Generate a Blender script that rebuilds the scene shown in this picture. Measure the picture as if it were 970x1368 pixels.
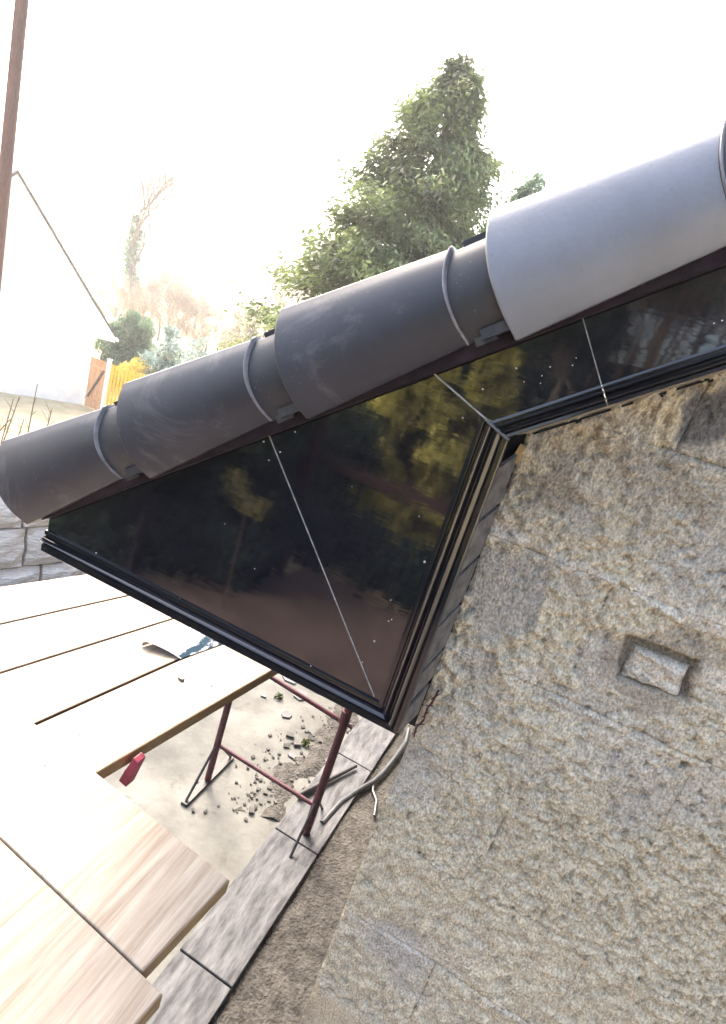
import bpy, math, random
import numpy as np
from mathutils import Vector, Matrix
random.seed(7)
rad = math.radians
scene = bpy.context.scene
for o in list(bpy.data.objects):
    bpy.data.objects.remove(o)

# ---------------------------------------------------------------- camera
CH = 2.9                       # eye height above the yard; geometry below is written relative to the eye
F = 775.0; CX, CY = 485.0, 696.0
_p, _r, _a = rad(17.0), rad(17.4), rad(16.2)
_cp, _sp, _ca, _sa = math.cos(_p), math.sin(_p), math.cos(_a), math.sin(_a)
_fwd = np.array([-_sa*_cp, _ca*_cp, -_sp]); _up = np.array([-_sa*_sp, _ca*_sp, _cp]); _rt = np.array([_ca, _sa, 0])
AX = math.cos(_r)*_rt + math.sin(_r)*_up
AY = math.sin(_r)*_rt - math.cos(_r)*_up
cam_d = bpy.data.cameras.new('camera'); cam = bpy.data.objects.new('camera', cam_d)
scene.collection.objects.link(cam); scene.camera = cam
cam_d.sensor_fit = 'HORIZONTAL'; cam_d.sensor_width = 36; cam_d.lens = 36*F/970
cam_d.shift_y = 12/970; cam_d.clip_start = 0.02; cam_d.clip_end = 2000
cam.matrix_world = Matrix(((AX[0], -AY[0], -_fwd[0], 0), (AX[1], -AY[1], -_fwd[1], 0), (AX[2], -AY[2], -_fwd[2], CH), (0, 0, 0, 1)))
# ---------------------------------------------------------------- sky, sun, exposure
SUN_AZ, SUN_EL = -48.0, 46.0   # clockwise from +Y
w = bpy.data.worlds.new('World'); scene.world = w; w.use_nodes = True
nt = w.node_tree; bg = nt.nodes['Background']; sky = nt.nodes.new('ShaderNodeTexSky')
sky.sky_type = 'NISHITA'; sky.sun_disc = False; sky.sun_elevation = rad(SUN_EL); sky.sun_rotation = rad(SUN_AZ % 360)
sky.dust_density = 8.0; sky.air_density = 1.0; sky.ozone_density = .8
nt.links.new(sky.outputs[0], bg.inputs[0]); bg.inputs[1].default_value = 0.15
sd = bpy.data.lights.new('sun', 'SUN'); sd.energy = .55; sd.angle = rad(12); sd.color = (1, .95, .87)
so = bpy.data.objects.new('sun', sd); scene.collection.objects.link(so)
sv = Vector((math.sin(rad(SUN_AZ))*math.cos(rad(SUN_EL)), math.cos(rad(SUN_AZ))*math.cos(rad(SUN_EL)), math.sin(rad(SUN_EL))))
so.rotation_euler = sv.to_track_quat('Z', 'Y').to_euler(); so.location = (0, 0, 20)
scene.view_settings.view_transform = 'Standard'; scene.view_settings.look = 'None'
scene.view_settings.exposure = 2.85; scene.view_settings.gamma = 1
scene.cycles.max_bounces = 8

# ---------------------------------------------------------------- helpers
def ray(x, y):
    return AX*((x-CX)/F) + AY*((y-CY)/F) + _fwd
def onY(x, y, Y):
    d = ray(x, y); return d*(Y/d[1])
def onZ(x, y, Z):
    d = ray(x, y); return d*(Z/d[2])
def proj(P):
    c = P @ np.array([AX, AY, _fwd]).T
    return CX+F*c[..., 0]/c[..., 2], CY+F*c[..., 1]/c[..., 2]
C = scene.collection
def link(o): C.objects.link(o); return o
def tag(o, label=None, cat=None, group=None, kind=None):
    if label: o['label'] = label
    if cat: o['category'] = cat
    if group: o['group'] = group
    if kind: o['kind'] = kind
    return o
def thing(name, loc, label, cat, group=None):
    o = link(bpy.data.objects.new(name, None)); o.location = [float(v) for v in loc]; o.empty_display_size = .1
    return tag(o, label, cat, group)
class MB:
    def __init__(s): s.v = []; s.f = []
    def add(s, vs, fs):
        n = len(s.v); s.v += [tuple(float(c) for c in v) for v in vs]; s.f += [tuple(i+n for i in f) for f in fs]; return s
    def box(s, c, size, rot=None):
        h = [x/2 for x in size]; vs = []
        for sx in (-1, 1):
            for sy in (-1, 1):
                for sz in (-1, 1):
                    v = Vector((sx*h[0], sy*h[1], sz*h[2]))
                    if rot is not None: v = rot @ v
                    vs.append(v+Vector([float(q) for q in c]))
        return s.add(vs, [(0, 1, 3, 2), (4, 6, 7, 5), (0, 4, 5, 1), (2, 3, 7, 6), (0, 2, 6, 4), (1, 5, 7, 3)])
    def hexa(s, a, b):  # two quads a (4), b (4)
        return s.add(list(a)+list(b), [(3, 2, 1, 0), (4, 5, 6, 7)]+[(i, (i+1) % 4, 4+(i+1) % 4, 4+i) for i in range(4)])
    def prism(s, pts, d):  # polygon pts swept by d
        n = len(pts); d = np.array(d); P = [np.array(p) for p in pts]
        return s.add(P+[p+d for p in P], [tuple(range(n))[::-1], tuple(range(n, 2*n))]+[(i, (i+1) % n, n+(i+1) % n, n+i) for i in range(n)])
    def tube(s, p0, p1, r0, r1=None, n=10, caps=True):
        r1 = r0 if r1 is None else r1
        p0 = Vector([float(q) for q in p0]); p1 = Vector([float(q) for q in p1]); d = (p1-p0)
        if d.length < 1e-6: return s
        q = d.to_track_quat('Z', 'Y'); vs = []
        for p, r in ((p0, r0), (p1, r1)):
            for i in range(n):
                a = 2*math.pi*i/n; vs.append(p+q @ Vector((r*math.cos(a), r*math.sin(a), 0)))
        fs = [(i, (i+1) % n, n+(i+1) % n, n+i) for i in range(n)]
        if caps: fs += [tuple(range(n))[::-1], tuple(range(n, 2*n))]
        return s.add(vs, fs)
    def path(s, pts, r, n=8):
        for a, b in zip(pts[:-1], pts[1:]): s.tube(a, b, r, n=n)
        return s
    def build(s, name, mat, parent=None, smooth=False, bevel=0, base=None, recalc=True):
        base = Vector(parent_world(parent)) if parent is not None else (Vector([float(q) for q in base]) if base is not None else Vector((0, 0, 0)))
        me = bpy.data.meshes.new(name)
        me.from_pydata([(v[0]-base[0], v[1]-base[1], v[2]-base[2]) for v in s.v], [], s.f); me.update()
        if recalc and len(s.f) < 60000:
            import bmesh
            bm = bmesh.new(); bm.from_mesh(me); bmesh.ops.recalc_face_normals(bm, faces=bm.faces); bm.to_mesh(me); bm.free()
        o = link(bpy.data.objects.new(name, me)); me.materials.append(mat)
        if parent is not None: o.parent = parent
        else: o.location = base
        if smooth:
            me.polygons.foreach_set('use_smooth', [True]*len(me.polygons))
            if smooth != 2:
                md = o.modifiers.new('edge', 'EDGE_SPLIT'); md.split_angle = rad(38)
        if bevel:
            b = o.modifiers.new('bevel', 'BEVEL'); b.width = bevel; b.segments = 2; b.limit_method = 'ANGLE'; b.angle_limit = rad(40)
        return o
def parent_world(p):
    v = Vector(p.location)
    while p.parent is not None: p = p.parent; v += Vector(p.location)
    return v
def fast_mesh(name, V, Fq, mat, parent=None, base=(0, 0, 0), smooth=False, col=None):
    """V (n,3), Fq (m,k) numpy arrays"""
    b = np.array(parent_world(parent)) if parent is not None else np.array(base, float)
    me = bpy.data.meshes.new(name); V = V-b; k = Fq.shape[1]
    me.vertices.add(len(V)); me.vertices.foreach_set('co', V.astype(np.float32).ravel())
    me.loops.add(Fq.size); me.loops.foreach_set('vertex_index', Fq.astype(np.int32).ravel())
    me.polygons.add(len(Fq)); me.polygons.foreach_set('loop_start', np.arange(0, Fq.size, k, dtype=np.int32))
    me.update(calc_edges=True); me.validate()
    if smooth: me.polygons.foreach_set('use_smooth', [True]*len(me.polygons))
    if col is not None:
        a = me.color_attributes.new('tone', 'FLOAT_COLOR', 'POINT')
        c = np.ones((len(V), 4), np.float32); c[:, :3] = col; a.data.foreach_set('color', c.ravel())
    me.materials.append(mat)
    o = link(bpy.data.objects.new(name, me))
    if parent is not None: o.parent = parent
    else: o.location = b
    return o
# value noise
_rng = np.random.RandomState(3); _lat = _rng.rand(256, 256)
def vnoise(x, y, seed=0):
    x = np.asarray(x, float)+seed*17.3; y = np.asarray(y, float)+seed*9.7
    xi = np.floor(x).astype(int); yi = np.floor(y).astype(int); fx = x-xi; fy = y-yi
    fx = fx*fx*(3-2*fx); fy = fy*fy*(3-2*fy)
    g = lambda i, j: _lat[i % 256, j % 256]
    return (g(xi, yi)*(1-fx)+g(xi+1, yi)*fx)*(1-fy)+(g(xi, yi+1)*(1-fx)+g(xi+1, yi+1)*fx)*fy
def fbm(x, y, o=4, seed=0):
    s = 0; a = .5; t = 0
    for i in range(o): s = s+a*vnoise(x*2**i, y*2**i, seed+i); t += a; a *= .5
    return s/t

# ---------------------------------------------------------------- materials
def mat(name, col, rough=.6, metal=0, var=.15, scale=8, bump=0, bscale=60, spec=.5, stretch=None, col2=None, attr=False, coat=0, trans=0, bdist=.002, rand=0, detail=5, band=(.35, .65)):
    m = bpy.data.materials.new(name); m.use_nodes = True; t = m.node_tree; N = t.nodes; L = t.links
    b = N['Principled BSDF']; b.inputs['Roughness'].default_value = rough; b.inputs['Metallic'].default_value = metal
    b.inputs['Specular IOR Level'].default_value = spec; b.inputs['Coat Weight'].default_value = coat
    co = N.new('ShaderNodeTexCoord'); mp = N.new('ShaderNodeMapping'); L.new(co.outputs['Object'], mp.inputs[0])
    if stretch: mp.inputs['Scale'].default_value = stretch
    oi = N.new('ShaderNodeObjectInfo'); ad = N.new('ShaderNodeVectorMath'); ad.operation = 'SCALE'
    cmb = N.new('ShaderNodeCombineXYZ')
    for i in range(3): L.new(oi.outputs['Random'], cmb.inputs[i])
    L.new(cmb.outputs[0], ad.inputs[0]); ad.inputs['Scale'].default_value = 40
    vv = N.new('ShaderNodeVectorMath'); vv.operation = 'ADD'; L.new(mp.outputs[0], vv.inputs[0]); L.new(ad.outputs[0], vv.inputs[1])
    nz = N.new('ShaderNodeTexNoise'); nz.inputs['Scale'].default_value = scale; nz.inputs['Detail'].default_value = detail; nz.inputs['Roughness'].default_value = .65
    L.new(vv.outputs[0], nz.inputs['Vector'])
    r = N.new('ShaderNodeValToRGB'); L.new(nz.outputs['Fac'], r.inputs[0])
    c2 = col2 or tuple(min(1, c*(1+var)) for c in col); c1 = tuple(c*(1-var) for c in col) if not col2 else col
    r.color_ramp.elements[0].position = band[0]; r.color_ramp.elements[1].position = band[1]
    r.color_ramp.elements[0].color = (*c1, 1); r.color_ramp.elements[1].color = (*c2, 1)
    out = r.outputs[0]
    if attr:
        at = N.new('ShaderNodeAttribute'); at.attribute_name = 'tone'
        mx = N.new('ShaderNodeMix'); mx.data_type = 'RGBA'; mx.blend_type = 'MULTIPLY'; mx.inputs[0].default_value = 1
        L.new(at.outputs['Color'], mx.inputs[6]); L.new(out, mx.inputs[7]); out = mx.outputs[2]
    if rand:
        hs = N.new('ShaderNodeHueSaturation'); mr = N.new('ShaderNodeMapRange'); L.new(oi.outputs['Random'], mr.inputs[0])
        mr.inputs[3].default_value = 1-rand; mr.inputs[4].default_value = 1+rand; L.new(mr.outputs[0], hs.inputs['Value']); L.new(out, hs.inputs['Color']); out = hs.outputs[0]
    L.new(out, b.inputs['Base Color'])
    if bump:
        n2 = N.new('ShaderNodeTexNoise'); n2.inputs['Scale'].default_value = bscale; n2.inputs['Detail'].default_value = 6; L.new(vv.outputs[0], n2.inputs['Vector'])
        bp = N.new('ShaderNodeBump'); bp.inputs['Strength'].default_value = bump; bp.inputs['Distance'].default_value = bdist
        L.new(n2.outputs['Fac'], bp.inputs['Height']); L.new(bp.outputs[0], b.inputs['Normal'])
    if trans:
        tb = N.new('ShaderNodeBsdfTranslucent'); L.new(out, tb.inputs[0]); ms = N.new('ShaderNodeMixShader'); ms.inputs[0].default_value = trans
        L.new(b.outputs[0], ms.inputs[1]); L.new(tb.outputs[0], ms.inputs[2]); L.new(ms.outputs[0], N['Material Output'].inputs[0])
    m['x'] = 1
    return m
M_pvc = mat('black_gloss_pvc', (.006, .006, .009), .03, var=.2, scale=3, spec=1.0, bump=.11, bscale=9, bdist=.0015, stretch=(.7, 1, 5))
M_trim = mat('black_gloss_trim', (.009, .009, .012), .10, spec=.7, var=.2, scale=6, bump=.05, bscale=30)
M_seam = mat('pale_seam', (.22, .22, .21), .5, scale=60, var=.4)
M_speck = mat('white_specks', (.6, .6, .58), .7, scale=50)
M_under = mat('undercloak_board', (.016, .010, .013), .8, spec=.15, scale=30, var=.4, bump=.2)
M_side = mat('grey_return_board', (.04, .037, .034), .85, scale=40, var=.5, bump=.8, bscale=180, col2=(.13, .12, .108))
M_sof = mat('soffit_timber', (.16, .13, .10), .85, scale=40, var=.5, col2=(.30, .26, .2), bump=.5)
M_dark = mat('dark_gap', (.006, .006, .006), .9)
M_ply = mat('raw_timber', (.42, .29, .13), .8, scale=40, var=.3, stretch=(1, 1, .2))
M_red = mat('red_oxide_steel', (.055, .009, .018), .55, scale=30, var=.5, bump=.4, bscale=90, rand=.1)
M_redb = mat('bright_red_bracket', (.20, .026, .05), .5, scale=30, var=.3, bump=.3)
M_black = mat('black_steel', (.02, .02, .022), .5, scale=40, var=.5)
M_slate = mat('slate', (.06, .065, .075), .5, scale=30, var=.4, rand=.3)
M_cable = mat('grey_plastic_pipe', (.04, .045, .052), .4, scale=20, var=.3)
M_offcut = mat('white_trim_painted_reflections', (.03, .055, .08), .08, scale=26, col2=(.6, .6, .66), stretch=(1, .5, 1), band=(.46, .54))  # bluish tree reflections painted into the white by noise
M_offin = mat('tan_inner_face', (.5, .33, .22), .7, scale=20)
M_white = mat('white_render', (.82, .80, .77), .9, scale=3, var=.05, bump=.2)
M_whitep = mat('white_paint', (.8, .8, .8), .5, scale=5, var=.05)
M_roofedge = mat('roof_edge_grey', (.1, .095, .09), .8, scale=10, var=.3)
M_tile = mat('charcoal_roof_tile', (.06, .062, .068), .7, scale=12, var=.3, bump=.3, rand=.15)
M_gate = mat('orange_brown_timber', (.60, .34, .18), .8, scale=12, var=.2, stretch=(3, 3, .4), rand=.1)
M_yellow = mat('yellow_fence_paint', (.66, .44, .04), .8, scale=10, var=.15, rand=.06)
M_conc = mat('yard_concrete', (.075, .076, .07), .95, scale=2.2, col2=(.15, .15, .138), bump=.5, bscale=30, bdist=.01)
M_pave = mat('pale_paving', (.09, .07, .055), .95, scale=1.6, col2=(.29, .26, .225), stretch=(.7, 3.2, 1), bump=.4, bscale=20, bdist=.01)
M_soil = mat('dark_soil', (.03, .027, .024), 1, scale=20, col2=(.085, .08, .073), bump=1, bscale=60, bdist=.02)
M_path = mat('grey_edging', (.04, .041, .045), .9, scale=10, col2=(.13, .132, .14), bump=.6, bscale=60, bdist=.004, stretch=(3, .6, 1))
M_earth = mat('brown_patio', (.085, .058, .048), .95, scale=2.5, col2=(.145, .10, .083), bump=.3, bscale=20, bdist=.01)
M_lawn = mat('winter_lawn', (.36, .31, .17), 1, scale=1.5, col2=(.50, .41, .27), bump=.6, bscale=25, bdist=.03)
M_hill = mat('far_ground', (.22, .17, .12), 1, scale=.2, col2=(.3, .26, .17))
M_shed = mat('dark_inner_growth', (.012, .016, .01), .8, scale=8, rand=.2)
M_post = mat('dark_red_timber', (.045, .018, .016), .8, scale=12, var=.4, stretch=(3, 3, .4))
M_pole = mat('brown_pole', (.10, .055, .045), .9, scale=20, var=.3, stretch=(4, 4, .4), bump=.5)
M_twig = mat('pink_brown_twigs', (.205, .165, .12), .9, scale=3, var=.25, rand=.15)
M_bark = mat('grey_brown_bark', (.16, .13, .10), .95, scale=20, var=.3, bump=.6)
M_darktwig = mat('dark_twigs', (.10, .07, .05), .9)
def leaf(name, c, v=.45, sc=3): return mat(name, tuple(q*(1-v) for q in c), .6, scale=sc, col2=tuple(q*(1+v) for q in c), trans=.3)
M_hedge = leaf('dark_green_hedge', (.15, .23, .14), sc=1.5)
M_blue = leaf('blue_green_conifer', (.22, .30, .27), sc=3)
M_yel = leaf('yellow_leaves', (.62, .47, .08))
M_con = leaf('bright_green_conifer', (.13, .17, .06), v=.75, sc=1.1)
M_olive = leaf('yellow_green_conifer', (.36, .33, .08), v=.8, sc=1.6)
M_deep = leaf('deep_green_leaves', (.02, .05, .03))
M_pale = leaf('pale_scrub', (.30, .28, .17))
M_weed = leaf('weed_green', (.08, .10, .03))

def add_dust(m, fac=.5, col=(.3, .29, .27), scale=5, lo=.55, hi=.8, sc2=90):
    """pale dust smears and specks on plastic"""
    t = m.node_tree; N = t.nodes; L = t.links; b = N['Principled BSDF']; src = b.inputs['Base Color'].links[0].from_socket
    vec = [n for n in N if n.type == 'VECT_MATH' and n.operation == 'ADD'][0].outputs[0]
    a = N.new('ShaderNodeTexNoise'); a.inputs['Scale'].default_value = scale; a.inputs['Detail'].default_value = 8; a.inputs['Roughness'].default_value = .7; a.inputs['Distortion'].default_value = .6; L.new(vec, a.inputs['Vector'])
    ra = N.new('ShaderNodeMapRange'); ra.inputs[1].default_value = lo; ra.inputs[2].default_value = hi; ra.inputs[4].default_value = fac; L.new(a.outputs[0], ra.inputs[0])
    v = N.new('ShaderNodeTexVoronoi'); v.inputs['Scale'].default_value = sc2; L.new(vec, v.inputs['Vector'])
    rv = N.new('ShaderNodeMapRange'); rv.inputs[1].default_value = .14; rv.inputs[2].default_value = .08; rv.inputs[4].default_value = .4; L.new(v.outputs['Distance'], rv.inputs[0])
    n3 = N.new('ShaderNodeTexNoise'); n3.inputs['Scale'].default_value = scale*3; L.new(vec, n3.inputs['Vector'])
    r3 = N.new('ShaderNodeMapRange'); r3.inputs[1].default_value = .56; r3.inputs[2].default_value = .62; L.new(n3.outputs[0], r3.inputs[0])
    mu = N.new('ShaderNodeMath'); mu.operation = 'MULTIPLY'; L.new(rv.outputs[0], mu.inputs[0]); L.new(r3.outputs[0], mu.inputs[1])
    mxm = N.new('ShaderNodeMath'); mxm.operation = 'MAXIMUM'; L.new(mu.outputs[0], mxm.inputs[0]); L.new(ra.outputs[0], mxm.inputs[1])
    mx = N.new('ShaderNodeMix'); mx.data_type = 'RGBA'; L.new(mxm.outputs[0], mx.inputs[0]); L.new(src, mx.inputs[6]); mx.inputs[7].default_value = (*col, 1)
    L.new(mx.outputs[2], b.inputs['Base Color'])
M_cap = mat('anthracite_cap_plastic', (.020, .0235, .034), .48, var=.22, spec=.5, scale=9, bump=.25, bscale=220, bdist=.0006)
add_dust(M_cap, .75, (.17, .165, .17), 6, .55, .80, 110)
M_cap_sheen = mat('cap_plastic_sky_sheen', (.15, .165, .195), .42, var=.1, spec=.6, scale=9, bump=.3, bscale=180, bdist=.0008)  # sky reflection painted as a paler base on the upper caps
add_dust(M_cap_sheen, .45, (.07, .07, .075), 7, .6, .85, 70)
M_neck = mat('anthracite_collar_plastic', (.016, .0185, .0245), .5, var=.2, scale=9, bump=.15, bscale=220, bdist=.0006)
add_dust(M_neck, .25, (.2, .2, .2), 6, .55, .85, 110)
M_rib = mat('scuffed_rib', (.14, .14, .155), .35, var=.35, scale=30)
M_edge = mat('brown_sawn_edge', (.15, .095, .045), .9, scale=14, col2=(.22, .15, .075), stretch=(9, .6, 9), bump=.4)
M_band = mat('galvanised_band', (.3, .3, .31), .4, metal=.7, scale=30)
M_edge2 = mat('board_edge_seam_shade', (.045, .026, .016), .9, scale=14, col2=(.09, .055, .035))  # seam shade between boards painted as a darker edge colour
M_board = mat('new_scaffold_board', (.22, .175, .13), .8, scale=7, col2=(.36, .315, .255), stretch=(9, .5, 1), bump=.4, bscale=30, bdist=.001, rand=.08)
add_dust(M_board, .7, (.07, .055, .04), 5, .62, .78, 40)
add_dust(M_conc, .8, (.05, .047, .04), 6, .58, .72, 16)
add_dust(M_pave, .6, (.06, .05, .04), 2, .52, .66, 8)

# ---------------------------------------------------------------- the gable verge frame of reference
D = .85                     # face plane of the black boards
WY = .95                    # face plane of the block wall
TH = rad(36.65)
P0 = onY(32, 695, D-.035)
e = np.array([math.cos(TH), 0, math.sin(TH)]); nn = np.array([-math.sin(TH), 0, math.cos(TH)])
def SN(s, n, y=0.):
    v = P0+e*s+nn*n; return np.array([v[0], D+y, v[2]])
def sn_of(X, Z):
    v = np.array([X-P0[0], 0, Z-P0[2]]); return v@e, v@nn

# ---- terrain
def terr(X, Y):
    r = np.hypot(X, Y)
    t = np.clip((r-8.2)/9, 0, 1); t = t*t*(3-2*t)
    h = -2.9-2.9*t
    t2 = np.clip((r-45)/90, 0, 1); return h+t2*t2*(3-2*t2)*6.6
rs = np.concatenate([np.linspace(0, 8, 9), np.linspace(9, 20, 14), np.linspace(22, 60, 20), np.linspace(66, 140, 14), [150, 160]])
na = 96; ang = np.linspace(0, 2*np.pi, na, endpoint=False)
V = [[0, 0, -2.905]]
for r_ in rs[1:]:
    X = r_*np.cos(ang); Y = r_*np.sin(ang); Z = terr(X, Y)-.005+(fbm(X*.3, Y*.3)-.5)*.2*min(1, max(0, (r_-11)/4))
    V += [[x, y, z] for x, y, z in zip(X, Y, Z)]
Fs = [(0, 1+i, 1+(i+1) % na) for i in range(na)]
for k in range(len(rs)-2):
    for i in range(na):
        a = 1+k*na+i; b = 1+k*na+(i+1) % na; Fs += [(a, a+na, b), (b, a+na, b+na)]
g = fast_mesh('ground', np.array(V), np.array(Fs), M_lawn, smooth=True); tag(g, kind='structure')
def sheet(name, pts, z, m, sub=1):
    b = MB(); b.add([(x, y, z) for x, y in pts], [tuple(range(len(pts)))]); o = b.build(name, m, recalc=False); tag(o, kind='structure'); return o
sheet('concrete_yard', [(-4.6, .9), (2, .9), (2, 9), (-2.4, 9), (-4.2, 6.0), (-4.9, 3.4)], -2.895, M_conc)
sheet('paving', [(-8.0, -3.5), (-4.6, -3.5), (-4.9, 3.4), (-4.2, 6.0), (-4.2, 7.3), (-6.3, 5.5), (-8.2, 1.5)][::-1], -2.899, M_pave)
sheet('brown_patio', [(-3.15, -3.0), (-2.3, -4.75), (.2, -4.55), (3.2, -5.0), (3.2, .9), (-4.6, .9), (-4.3, -2.6)][::-1], -2.897, M_earth)
# low garden wall of rough stones beyond the boards
M_stone = mat('pale_rough_stone', (.62, .53, .43), .95, scale=7, col2=(.88, .82, .72), bump=1, bscale=22, bdist=.03, rand=.12, stretch=(1, .6, 2.2))
M_mort = mat('wall_mortar', (.30, .25, .20), .95, scale=20)
gw0 = onZ(0, 797, -2.9); gv = ray(1094, 638); gdir = np.array([gv[0], gv[1], 0]); gdir /= np.linalg.norm(gdir); gn = np.array([gdir[1], -gdir[0], 0])
gw = thing('garden_wall', gw0, 'low pale garden wall of rough stone courses beyond the scaffold boards', 'wall')
s0_, s1_ = -3.2, 5.5
cpt = gw0+gdir*((s0_+s1_)/2)-gn*.17; MB().box((cpt[0], cpt[1], -2.27), (s1_-s0_, .26, 1.24), Matrix.Rotation(math.atan2(gdir[1], gdir[0]), 3, 'Z')).build('core', M_mort, gw)
rgw = random.Random(4); zc = -2.9
for kz, hc in enumerate((.26, .37, .30, .34)):
    u = s0_+rgw.uniform(-.3, 0)
    while u < s1_:
        L_ = rgw.uniform(.35, .75); n1, n2 = 7, 5; vs = []
        for j in range(n2):
            for i in range(n1):
                a_, b_ = i/(n1-1), j/(n2-1); ed = (i in (0, n1-1)) or (j in (0, n2-1))
                p_ = gw0+gdir*(u+.012+(L_-.024)*a_)+gn*((.0 if ed else .045)+rgw.uniform(-.018, .018)); vs.append((p_[0], p_[1], zc+.010+(hc-.02)*b_+rgw.uniform(-.006, .006)))
        fs = [(j*n1+i, j*n1+i+1, (j+1)*n1+i+1, (j+1)*n1+i) for j in range(n2-1) for i in range(n1-1)]
        rg_ = [i for i in range(n1)]+[j*n1+n1-1 for j in range(1, n2)]+[(n2-1)*n1+i for i in range(n1-2, -1, -1)]+[j*n1 for j in range(n2-2, 0, -1)]
        nb_ = len(vs); vs += [tuple(np.array(vs[q_])-gn*.09) for q_ in rg_]; m_ = len(rg_)
        fs += [(rg_[(i+1) % m_], rg_[i], nb_+i, nb_+(i+1) % m_) for i in range(m_)]
        MB().add(vs, fs).build('stone', M_stone, gw); u += L_
    zc += hc
# ---------------------------------------------------------------- block wall
wall = thing('gable_wall', (.0, WY, -2.9), 'rough mortar smeared concrete block gable wall under the black bargeboard', 'wall')
TAN = np.array([.48, .42, .305]); GREY = np.array([.36, .335, .285]); DARK = np.array([.125, .123, .12]); CREAM = np.array([.54, .475, .335]); WHT = np.array([.56, .51, .43]); BRN = np.array([.26, .222, .172])
blobs = [  # first row: eaves shade painted above, lighter below, mixed with mortar pigment
 (800, 660, 190, 90, 15, np.array([.36, .315, .24]), .45, .8), (690, 960, 170, 110, 20, np.array([.54, .485, .37]), .5, .9), (930, 1010, 120, 70, 10, np.array([.51, .46, .36]), .4, .9),  # px, py, rx, ry, rot deg, colour, strength, coat value
 (668, 800, 48, 62, 15, GREY, .9, .05), (725, 650, 58, 34, 25, BRN*.95, .8, .15), (745, 600, 38, 24, 15, GREY*.8, .7, .15), (955, 552, 60, 42, -10, DARK, .95, .05),
 (890, 565, 15, 46, 22, CREAM, .95, .45), (790, 582, 70, 12, -14, CREAM*.9, .7, .4), (700, 622, 40, 10, 12, CREAM*.95, .7, .4),
 (672, 708, 44, 10, 18, WHT, .8, .5), (915, 815, 75, 12, 22, WHT, .85, .6), (935, 765, 60, 46, 20, GREY*1.1, .75, .5), (800, 885, 34, 44, 10, GREY*1.08, .8, .1),
 (770, 935, 50, 18, 20, GREY, .7, .2), (700, 900, 26, 14, 0, WHT, .5, .5), (955, 905, 18, 16, 0, WHT, .7, .2), (780, 690, 26, 22, 0, GREY, .6, .3), (860, 620, 70, 26, 30, BRN, .35, .7),
 (880, 890, 74, 56, 18, BRN, .75, .15), (600, 990, 40, 30, 0, WHT*.85, .4, .6), (720, 1020, 40, 28, 15, GREY, .5, .5), (850, 1010, 50, 22, 20, WHT*.9, .35, .8), (915, 650, 50, 16, 40, TAN*.65, .5, .6),
 (640, 880, 34, 20, 20, GREY*1.05, .7, .15), (560, 1045, 34, 34, 0, GREY*1.15, .6, .3), (760, 770, 38, 20, 30, GREY, .5, .5), (880, 980, 26, 14, 0, GREY, .6, .4), (700, 770, 26, 50, 20, GREY*.9, .5, .1)]
ROWS = [-.455+.215*k for k in range(-12, 6)]
BL = .44
def joint_dist(X, Z):
    """distance to the nearest joint centre"""
    kz = np.floor((Z+.455)/.215); dz = np.abs((Z+.455)-kz*.215); dz = np.minimum(dz, .215-dz)
    off = np.where(kz.astype(int) % 2 == 0, .143, .363)
    xm = np.mod(X-off, BL); dx = np.minimum(xm, BL-xm); return dz, dx
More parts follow.
